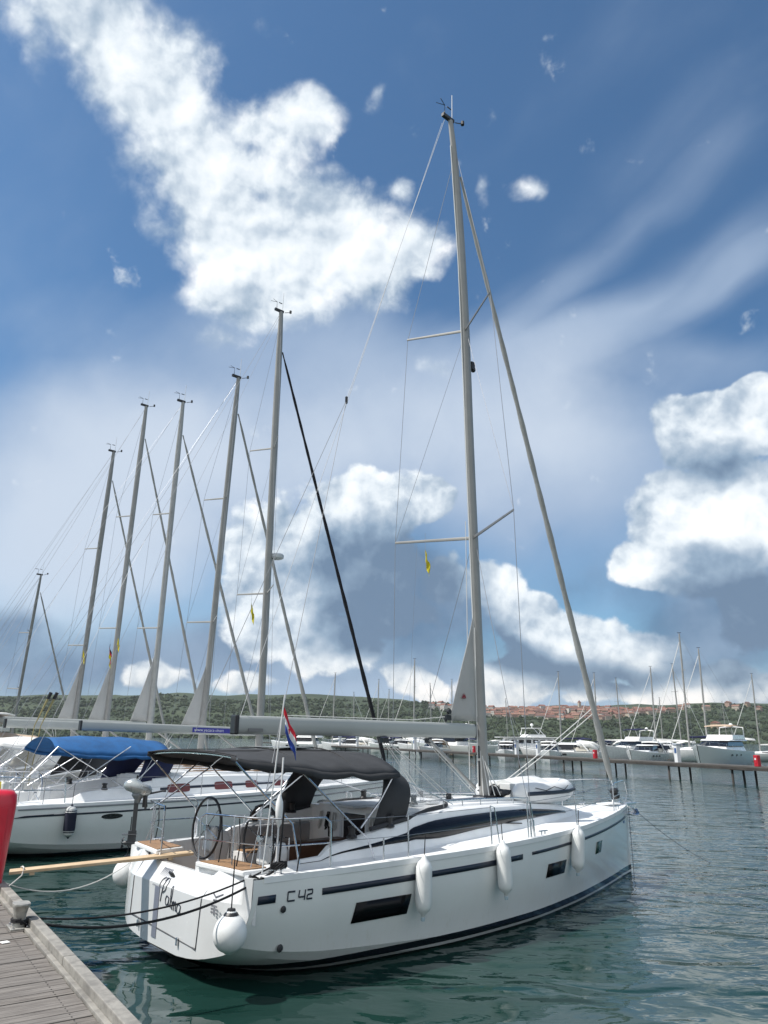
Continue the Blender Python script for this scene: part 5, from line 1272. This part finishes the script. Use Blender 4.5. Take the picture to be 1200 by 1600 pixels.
        MB().loft([[(x_, 1.75*v, 3.78+z_*(1-.5*v*v)) for v in (-1, -.7, -.3, 0, .3, .7, 1)] for x_, z_ in ((.0, .02), (.15, .10), (1.2, .14), (2.2, .12), (2.4, .02))]).build('arch_roof', CANVAS_W, ag, solid=.05)
    return root

BURG = mat('cabin window brown', (.16, .05, .045), .12)
Y2 = row_yacht('white yacht with a bright blue bimini, navy sprayhood and oval hull windows', 0.15, 12.5, 1.25, 1.0, .985, mast_u=7.15, top=(0, 0, 20.2), lean=-.30, bim=(1.55, 4.9, CANVAS_B, 3.05), hood=(3.9, CANVAS_N),
               genoa=CANVAS_K, boomz=3.28, boom_end=2.6, radar=9.75, banner=(.13, .40), oval=True, drop=.22, window=BURG, sailh=0, big=1.1)
rows = [
 ('white yacht with a white bimini, moored next beyond the blue canopied one', dict(x=.6, y=16.4, kx=1.17, top=(0, 0, 18.1), lean=-1.45, bim=(.6, 3.5, CANVAS_W, 3.0), hood=(3.1, CANVAS), boomz=3.35, boom_end=1.0, banner=(.40, .60), stripe=NAVY, sailh=2.3)),
 ('white yacht with a sand bimini and a steel stern arch with a pale hard top', dict(x=.3, y=21.3, kx=1.21, top=(0, 0, 18.9), lean=-.85, bim=(.4, 3.6, CANVAS_T, 3.15), hood=(3.2, CANVAS_W), boomz=3.55, boom_end=.6, stripe=NAVY, sailh=2.9, arch=True)),
 ('white yacht with a dark cabin window band and tall mast, third from the left edge', dict(x=.6, y=26.6, kx=1.17, top=(0, 0, 20.4), lean=-1.30, bim=(.6, 3.5, CANVAS_T, 3.1), hood=(3.1, CANVAS_W), boomz=3.6, boom_end=1.0, ports=False, sailh=3.0)),
 ('white yacht far along the row with the shortest of the five parallel masts', dict(x=.6, y=31.1, kx=1.16, top=(0, 0, 18.9), lean=-1.75, bim=(.6, 3.5, CANVAS_W, 3.1), hood=(3.1, CANVAS_N), boomz=3.7, boom_end=1.2, ports=True, sailh=2.9)),
 ('white yacht farthest left in the row, its bare mast the shortest', dict(x=3.2, y=46.5, kx=.92, top=(0, 0, 14.0), lean=-2.6, bim=(.6, 3.5, CANVAS_T, 2.9), hood=None, boomz=3.4, boom_end=1.2, ports=True, sailh=0, big=.75)),
]
for lab, kw in rows: row_yacht(lab, **kw)
b_ = row_extra = empty('life_buoy_poles', berth(2.1, 15.3), BROT)
for k, dx in enumerate((0, .18)):
    MB().tube([(dx, -.05*k, 1.6), (dx+.10, -.05*k-.1, 3.4), (dx+.34, -.05*k-.3, 4.25)], [.015, .015, .04], 8).build('buoy_pole', mat('pole yellow', (.34, .28, .12), .5), b_)
    MB().tube([(dx+.34, -.05*k-.3, 4.25), (dx+.40, -.05*k-.35, 4.46)], .06, 8).build('buoy_lamp', BLACK, b_)
tag(b_, 'pair of yellow buoy poles with black tops behind the stern arch', 'buoy poles')
pennant(berth(.55, 14.9, 3.55), 'small faded red and white flag hanging under the pale hard top', [('red', (.60, .02, .04)), ('white', (.75, .75, .75))], .42, None, 8)
# fender of the blue canopied boat
f1 = make_fender(.70, .15, mat('navy fender cover', (.010, .012, .03), .85, bump=.4, bscale=30), mat('fender end white', (.6, .6, .58), .5), .55)
place(f1, 2.05, 12.5-(2.05+.16), .92); tag(f1, 'dark navy fender with white ends on the blue canopied yacht', 'fender')
KB = [('black', (.02, .02, .02)), ('red', (.60, .02, .04)), ('yellow', (.62, .52, .02))]
YF = 'small yellow signal flags in the row of rigging'
pennant(berth(8.12, 25.5, 7.45), 'black, red and yellow flag between the masts at the left', KB, .75, None, 5, 1.0)
for (x, y, z, lab) in ((8.28, 25.0, 7.75, 'yellow signal flag right beside the black, red and yellow one'), (10.15, 19.0, 7.4, 'yellow signal flag hanging left of the fourth mast from the left'), (7.71, 11.3, 7.65, 'yellow signal flag close to the thick mast with the radar dome'), (8.18, 29.5, 7.5, 'faint yellow signal flag left of the leftmost white sail')):
    pennant(berth(x, y, z), lab, size=.5, seed=int(z*10), group=None)

# ------------------------------------------------------------------ the long pier across the water
PA, PU = Vector((30, 51, 0)), Vector((-.3468, .9379, 0)); PN = Vector((.9379, .3468, 0)); PR = math.atan2(PU.y, PU.x)
def pier_pt(s, n=0.0, z=0.0): return PA + PU*s + PN*n + Vector((0, 0, z))
def make_pier():
    root = empty('long_pier', pier_pt(0), PR)   # local x along the pier, local -y away from the camera
    wood = mat('pier timber', (.045, .040, .036), .85, var=.3, vscale=.8); conc = mat('pier deck', (.085, .078, .07), .85, var=.2, vscale=.5)
    MB().box((82, -1.15, 1.275), (216, 2.3, .09)).build('pier_deck', conc, root)
    for y in (-.05, -2.25): MB().box((82, y, 1.13), (216, .16, .20)).build('pier_beam', wood, root)
    for s in (-16, -6, 0, 9.1, 16.1, 24.7, 31.9, 41.0, 52, 63, 74.5, 87, 100, 114, 130, 148, 168):
        mb = MB()
        for k, (y, lean) in enumerate(((-.25, 0), (-1.2, .1), (-2.1, .05))): mb.tube([(s-.25*k, y, -2), (s-.25*k+lean, y, 1.05)], .085, 8)
        mb.box((s, -1.15, 1.0), (2.1, .2, .10)); mb.build('pile_bent', wood, root)
    tag(root, 'long low pier on dark piles running across the water behind the yachts', 'pier')
make_pier()
def pedestal():
    t = empty('service_pedestal'); MB().box((0, 0, .62), (.34, .34, 1.24), taper=.94).build('pedestal_body', mat('pedestal white', (.72, .73, .74), .5), t, bevel=.02)
    MB().box((0, 0, 1.30), (.42, .42, .12)).build('pedestal_cap', mat('pedestal grey', (.42, .46, .52), .5), t, bevel=.02); MB().box((-.02, .175, .85), (.2, .02, .35)).build('socket_panel', mat('socket blue', (.05, .10, .25), .5), t)
    return t
p0 = pedestal(); PG = 'white service pedestals on the long pier'
for i, (s, lab) in enumerate([(15.4, 'white service pedestal on the pier in front of the sport cruisers at the right'), (37.5, 'white service pedestal on the pier just left of the blue hulled motor yacht'), (42.2, 'white service pedestal on the pier right beside the mast of the front yacht'),
                              (73.3, 'white service pedestal on the pier seen under the boom, near the vang'), (101.8, 'white service pedestal on the far pier above the canopy, the right one of two'), (113.1, 'white service pedestal on the far pier above the canopy, the left one of two')]):
    o = p0 if i == 0 else copy_tree(p0); o.location = pier_pt(s, .7, 1.32); o.rotation_euler = (0, 0, PR); o.scale = (1.15,)*3 if s < 60 else (1.35,)*3; tag(o, lab, 'pedestal', PG)
def fire_box():
    t = empty('fire_box'); r_ = mat('fire box red', (.45, .012, .025), .5)
    MB().box((0, 0, .60), (.55, .45, 1.2)).build('box_body', r_, t, bevel=.05); MB().box((0, .235, .65), (.40, .02, .7)).build('box_door', r_, t, bevel=.01); MB().box((0, .25, .80), (.2, .012, .2)).build('box_sign', mat('sign white', (.7, .7, .7), .5), t)
    return t
fb = fire_box()
for i, (s, lab) in enumerate([(26.7, 'red fire box on the pier left of the furled headsail foot'), (5.2, 'nearer red fire box of the pair on the pier at the right edge'), (6.8, 'farther red fire box of the pair on the pier at the right edge'), (52.8, 'red fire box on the pier just left of the mast, partly behind it')]):
    o = fb if i == 0 else copy_tree(fb); o.location = pier_pt(s, .5, 1.32); o.rotation_euler = (0, 0, PR); o.scale = (.68,)*3; tag(o, lab, 'fire box', 'red fire boxes on the pier')

# ------------------------------------------------------------------ motor yachts beyond the pier
MW = mat('motor yacht white', (.78, .78, .77), .25, coat=.3, var=.04)
def motor_yacht(label, loc, rz, L=13.0, B=4.0, fb=1.7, style='fly', hullm=MW, canopy=CANVAS_T, hw=True):
    root = empty('motor_yacht', loc, rz); tag(root, label, 'motor yacht')
    us = [i/14 for i in range(15)]; rings = []
    hb = spline([0, .3, .6, .8, .93, 1], [.90, 1.0, .96, .70, .36, .02]); sh_ = spline([0, .4, .8, 1], [fb*.82, fb*.9, fb*1.05, fb*1.22])
    for u in us:
        w_ = hb(u)*B/2; s = sh_(u); x = u*L; fl = .72+.1*(1-u)
        rings.append([(x-(.9*(1-z/s) if u > .7 else 0)*(u-.7)*3, y, z) for y, z in ((w_, s), (w_*.97, s*.72), (w_*fl, .35), (w_*fl*.85, -.1), (0, -.5), (-w_*fl*.85, -.1), (-w_*fl, .35), (-w_*.97, s*.72), (-w_, s))])
    MB().loft(rings, capa=True).build('hull', hullm, root, angle=40)
    MB().loft([[(u*L, y*hb(u)*B/2, sh_(u)+(.04 if abs(y) < 1 else .0)) for y in (-1, -.9, 0, .9, 1)] for u in us], flip=True).build('deck', MW, root)
    MB().box((-.45, 0, .35), (1.1, B*.8, .10)).build('swim_platform', mat('platform teak', (.3, .2, .12), .7), root, bevel=.02)
    def house(name, x0, x1, w_, z0, z1, rake_f, rake_a, m, parent=root, k=.86):
        return MB().loft([[(x, y, z) for x, y in ((xa, -w0), (xb-.6, -w0), (xb, -w0*.45), (xb, w0*.45), (xb-.6, w0), (xa, w0))] for xa, xb, w0, z in ((x0, x1, w_, z0), (x0+rake_a, x1-rake_f, w_*k, z1))], closed=True, capa=True, capb=True, sm=False).build(name, m, parent, bevel=.08)
    gl = SMOKED; dz = sh_(.4)
    if style == 'fly':
        house('deckhouse', L*.18, L*.72, B*.40, dz-.1, dz+.55, .8, .0, MW); house('cabin_window', L*.20, L*.72-.75, B*.385, dz+.53, dz+1.25, 1.3, .2, gl); rf = house('roof', L*.10, L*.72-1.9, B*.40, dz+1.23, dz+1.42, .2, .0, MW)
        house('flybridge', L*.12, L*.50, B*.36, dz+1.40, dz+2.0, .5, .2, MW, k=.95)
        for s in (-1, 1):
            rod('radar_arch', [(L*.14, s*B*.34, dz+1.5), (L*.12, s*B*.32, dz+3.0), (L*.12, 0, dz+3.15)], .09, MW, root, 8)
        if canopy:
            MB().loft([[(x, v*B*.36, dz+3.1+.12*(1-v*v)+zz) for v in (-1, -.5, 0, .5, 1)] for x, zz in ((L*.14, 0), (L*.3, .14), (L*.46, .02), (L*.47, -.12))]).build('flybridge_canopy', canopy, root, solid=.05)
            for s in (-1, 1): rod('canopy_pole', [(L*.44, s*B*.34, dz+1.9), (L*.46, s*B*.34, dz+3.1)], .025, STEEL, root)
        MB().lathe([(.0, 0), (.26, .02), (.28, .22), (.16, .38), (.02, .42)], (L*.12, 0, dz+3.2), 12).build('radar_dome', MW, root)
    elif style == 'sport':
        house('deckhouse', L*.30, L*.80, B*.36, dz-.1, dz+.38, 1.6, .0, MW); house('windscreen', L*.30, L*.62, B*.36, dz+.3, dz+1.0, 1.4, .1, gl)
        house('roof', L*.22, L*.53, B*.34, dz+.98, dz+1.14, .35, -.1, MW)
        for s in (-1, 1): rod('radar_arch', [(L*.12, s*B*.40, dz+.1), (L*.20, s*B*.37, dz+1.1), (L*.26, s*B*.30, dz+1.45), (L*.26, 0, dz+1.5)], .10, MW, root, 8)
        MB().box((L*.2, 0, dz+.35), (L*.16, B*.7, .5)).build('cockpit_seats', mat('seat cream', (.66, .62, .54), .7), root, bevel=.1)
        if canopy: MB().loft([[(x, v*B*.38, dz+1.2+.2*(1-v*v)+zz-.5*(abs(v) > .99)) for v in (-1, -.9, -.4, 0, .4, .9, 1)] for x, zz in ((0, -.8), (L*.10, -.1), (L*.26, .12))]).build('cockpit_cover', canopy, root, solid=.04)
    else:
        house('deckhouse', L*.14, L*.66, B*.38, dz-.1, dz+1.55, .5, .0, MW)
        for s in (-1, 1):
            for k in range(6): MB().box((L*.19+k*L*.073, s*B*.357, dz+.95), (L*.052, .06, .55)).build('cabin_window', gl, root, bevel=.03)
        MB().box((L*.66-.42, 0, dz+.95), (.10, B*.62, .55), ry=R(-18)).build('front_window', gl, root)
        MB().box((L*.40, 0, dz+1.60), (L*.60, B*.86, .12)).build('roof', MW, root, bevel=.04)
        house('flybridge', L*.22, L*.46, B*.30, dz+1.66, dz+2.1, .4, .1, MW)
        mb = MB()
        for s in (-1, 1): mb.tube([(L*.44, s*B*.28, dz+2.0), (L*.42, s*B*.27, dz+3.1), (L*.30, s*B*.27, dz+3.1), (L*.24, s*B*.28, dz+2.0)], .07, 8)
        mb.build('hardtop_frame', MW, root); MB().box((L*.345, 0, dz+3.12), (L*.17, B*.62, .10)).build('hardtop', MW, root, bevel=.03)
        MB().lathe([(.0, 0), (.26, .02), (.28, .22), (.16, .38), (.02, .42)], (L*.34, 0, dz+3.5), 12).build('radar_dome', MW, root); rod('radar_mast', [(L*.34, 0, dz+3.1), (L*.34, 0, dz+3.5)], .08, MW, root)
    if hw:
        for k in range(3):
            for s in (-1, 1): MB().box((L*(.42+.10*k), s*(hb(.42+.1*k)*B/2*.955), fb*.66), (.62, .10, .26)).build('hull_window', gl, root, bevel=.03)
    for s in (-1, 1):
        pts = [(u*L, s*(hb(u)*B/2-.06), sh_(u)+.62) for u in (.48, .6, .7, .8, .9, .97)]+[(L*.995, 0, sh_(1)+.66)]
        mb = MB(); mb.tube(pts, .022, 5)
        for p in pts[:-1]: mb.tube([(p[0], p[1], p[2]-.62), p], .016, 4)
        mb.build('bow_rail', STEEL, root)
    return root
def headed(dx, dy): return math.atan2(dy, dx)
BL = mat('hull slate blue', (.52, .56, .55), .2, coat=.4)
GH = mat('hull grey green', (.55, .58, .56), .25, coat=.3)
motor_yacht('grey hulled flybridge motor yacht with a sand canopy at the far right', (50.5, 108.5, 0), headed(-.64, -.77), 18.0, 4.8, 2.1, 'fly', BL, CANVAS_T)
motor_yacht('white sport cruiser with dark windscreen, bow left, just right of the furled headsail', (47, 121, 0), headed(-.85, -.5), 12, 3.8, 1.5, 'sport', MW, None)
motor_yacht('white sport cruiser moored second to the right of the headsail foot', (41, 114, 0), headed(-.6, -.8), 12, 3.8, 1.5, 'sport', MW, CANVAS_N)
motor_yacht('white open cruiser with pale cockpit cover behind the furled headsail', (35.0, 122, 0), headed(-.99, .1), 12.5, 3.9, 1.6, 'sport', MW, CANVAS_W)
motor_yacht('white covered cruiser on the pier between the row windowed trawler and the headsail', (32.0, 113, 0), headed(-.95, .3), 11.5, 3.8, 1.5, 'sport', MW, CANVAS_W)
motor_yacht('motor trawler with a row of cabin windows, hardtop and radar dome', (31.5, 131, 0), headed(-.99, -.1), 17, 4.6, 1.9, 'trawler', GH, None)
motor_yacht('blue hulled flybridge motor yacht just right of the mast', (16.0, 131, 0), headed(-.7, .7), 15, 4.4, 2.2, 'fly', GH, None)
motor_yacht('white cruiser under a pale cover seen below the boom, right of the vang', (15, 145, 0), headed(-.9, .4), 13, 4.0, 1.7, 'sport', MW, CANVAS_W)
motor_yacht('white motor yacht seen below the boom left of the vang', (9, 152, 0), headed(-.9, .4), 13, 4.0, 1.7, 'sport', GH, CANVAS_W)
motor_yacht('white motor yacht with sand cover on the far pier above the sprayhood', (-1, 158, 0), headed(-.9, .4), 13, 4.0, 1.7, 'sport', MW, CANVAS_W)
motor_yacht('white motor yacht farthest left on the far pier behind the drooping flag', (-12, 166, 0), headed(-.9, .4), 14, 4.2, 1.8, 'fly', MW, None)

motor_yacht('white cruiser with a sand cover half hidden behind the grey flybridge yacht', (58, 130, 0), headed(-.7, -.7), 13, 4.0, 1.7, 'sport', MW, CANVAS_T)
motor_yacht('white flybridge yacht behind the two sport cruisers', (48, 135, 0), headed(-.8, -.6), 14, 4.2, 1.8, 'fly', MW, CANVAS_N)
motor_yacht('small white cruiser squeezed between the trawler and the covered cruiser', (24.3, 111.5, 0), headed(-.2, -.98), 10, 3.4, 1.4, 'sport', MW, CANVAS_W)
motor_yacht('small white cruiser between the slate hulled yacht and the trawler', (19.5, 119, 0), headed(-.2, -.98), 9, 3.2, 1.3, 'sport', MW, CANVAS_N)
motor_yacht('white cruiser with a sand cover behind the red fire box by the mast', (10.5, 132, 0), headed(-.4, -.9), 11, 3.6, 1.5, 'sport', MW, CANVAS_T)
# ------------------------------------------------------------------ sailing boats beyond the pier
def far_sailboat(L=11.0, H=15.0, hullm=MW, cover=CANVAS_N):
    root = empty('moored_sailboat'); b = spline([0, .3, .6, .85, 1], [.78, 1, .9, .45, .02])
    rings = []
    for i in range(13):
        u = i/12; w_ = b(u)*1.75; s = 1.15+.25*u
        rings.append([(u*L, y, z) for y, z in ((w_, s), (w_*.96, .5), (w_*.7, -.05), (0, -.4), (-w_*.7, -.05), (-w_*.96, .5), (-w_, s))])
    MB().loft(rings, capa=True).build('hull', hullm, root, angle=50)
    MB().loft([[(u*L, y*b(u)*1.75, 1.15+.25*u+.02) for y in (-1, 0, 1)] for u in [i/12 for i in range(13)]], flip=True).build('deck', GEL, root)
    cb = MB().loft([[(x, y*w_, 1.2+z) for y, z in ((-1, 0), (-.85, h_), (0, h_*1.12), (.85, h_), (1, 0))] for x, w_, h_ in ((L*.28, 1.1, .5), (L*.45, 1.1, .48), (L*.62, .8, .36), (L*.72, .4, .08))], flip=True, capa=True, sm=False).build('cabin', GEL, root)
    for s in (-1, 1): MB().box((L*.45, s*1.045, 1.52), (L*.22, .05, .15)).build('cabin_window', SMOKED, cb)
    MB().loft([[(x, 1.15*v, z+.25*(1-v*v)) for v in (-1, -.6, 0, .6, 1)] for x, z in ((L*.05, 2.55), (L*.18, 2.7), (L*.28, 2.4), (L*.36, 1.75))]).build('sprayhood', cover, root, solid=.03)
    m_ = mast_part(root, (L*.56, 0, 1.6), (L*.54, 0, H), .12, .09)
    for z in (H*.42, H*.70):
        for s in (-1, 1): MB().tube([(L*.555, 0, z), (L*.535, s*1.0, z+.05)], .035, 5).build('spreader', ALU, m_)
    MB().box((L*.54, 0, H+.1), (.5, .06, .06)).build('masthead', BLACK, m_)
    MB().tube([(L*.55, 0, 2.75), (L*.18, 0, 2.85)], [.11, .17], 8).build('boom_cover', cover, root)
    MB().tube([(L*.985, 0, 1.6), (L*.55, 0, H*.93)], .045, 6).build('furled_headsail', CANVAS_W, root)
    for s in (-1, 1): rod('shroud', [(L*.54, s*1.5, 1.3), (L*.54, s*1.0, H*.42), (L*.54, s*.9, H*.70), (L*.55, 0, H*.97)], .010, WIRE, root, 4)
    rod('backstay', [(.1, 0, 1.3), (L*.54, 0, H)], .010, WIRE, root, 4)
    return root
fs = [far_sailboat(11, 15, MW, CANVAS_N), far_sailboat(12, 15, GH, CANVAS_W)]
def far_place(i, px, topy, dist, rz, lab, first=[True, True]):
    k = i % 2
    if first[k]: o = fs[k]; first[k] = False
    else: o = copy_tree(fs[k])
    d = look_dir(px, topy); z = CAM_H + d.z/d.y*dist; s = z/15.0
    L = (11, 12)[k]; c = Vector((d.x/d.y*dist, dist, 0)) - Vector((math.cos(rz), math.sin(rz), 0))*L*.54*s
    o.location = c; o.rotation_euler = (0, 0, rz); o.scale = (max(.85, min(1.2, s)), max(.85, min(1.2, s)), s)
    c = Vector((d.x/d.y*dist, dist, 0)) - Vector((math.cos(rz), math.sin(rz), 0))*L*.54*o.scale[0]; o.location = c
    tag(o, lab, 'sailboat')
FS = [(524, 1052, 165, 2.9, 'distant sailboat with its mast standing above the boom, far left of the pier'), (553, 1082, 190, .3, 'distant sailboat with a short mast left of the black furled headsail'),
      (592, 1062, 180, 2.8, 'distant sailboat directly behind the black furled headsail'), (608, 1078, 200, 2.6, 'distant sailboat with a short mast just right of the black furled headsail'),
      (648, 1030, 160, 2.9, 'distant sailboat with the tallest mast above the middle of the boom'), (672, 1068, 185, .2, 'distant sailboat between the tall masted one and the white sail'), (706, 1062, 175, 2.7, 'distant sailboat hidden behind the foot of the white triangular sail'),
      (790, 1092, 210, .4, 'distant sailboat just right of the mast with its short bare pole'), (872, 1050, 165, 2.9, 'distant sailboat with its mast halfway between the mast and the headsail'), (928, 1052, 150, 2.8, 'distant sailboat with its mast crossing the furled headsail'),
      (962, 1060, 150, .3, 'distant sailboat just right of the furled headsail'), (1016, 1042, 135, 2.9, 'distant sailboat with a mast right of the village, the left of a close cluster'), (1030, 1090, 170, 2.5, 'distant sailboat with the shortest mast in the cluster at the right'),
      (1050, 1038, 140, .2, 'distant sailboat just left of the tallest distant mast'), (1061, 990, 118, 2.95, 'distant sailboat with the tallest mast of all those beyond the pier'), (1091, 1013, 130, 2.8, 'distant sailboat with the second tallest mast beyond the pier'),
      (1128, 1096, 185, .5, 'distant sailboat with a thin mast left of the flybridge motor yacht'), (1174, 1053, 125, 2.9, 'distant sailboat with its mast near the right edge behind the flybridge motor yacht')]
for i, (px, ty, dist, rz, lab) in enumerate(FS): far_place(i, px, ty, dist, rz, lab)
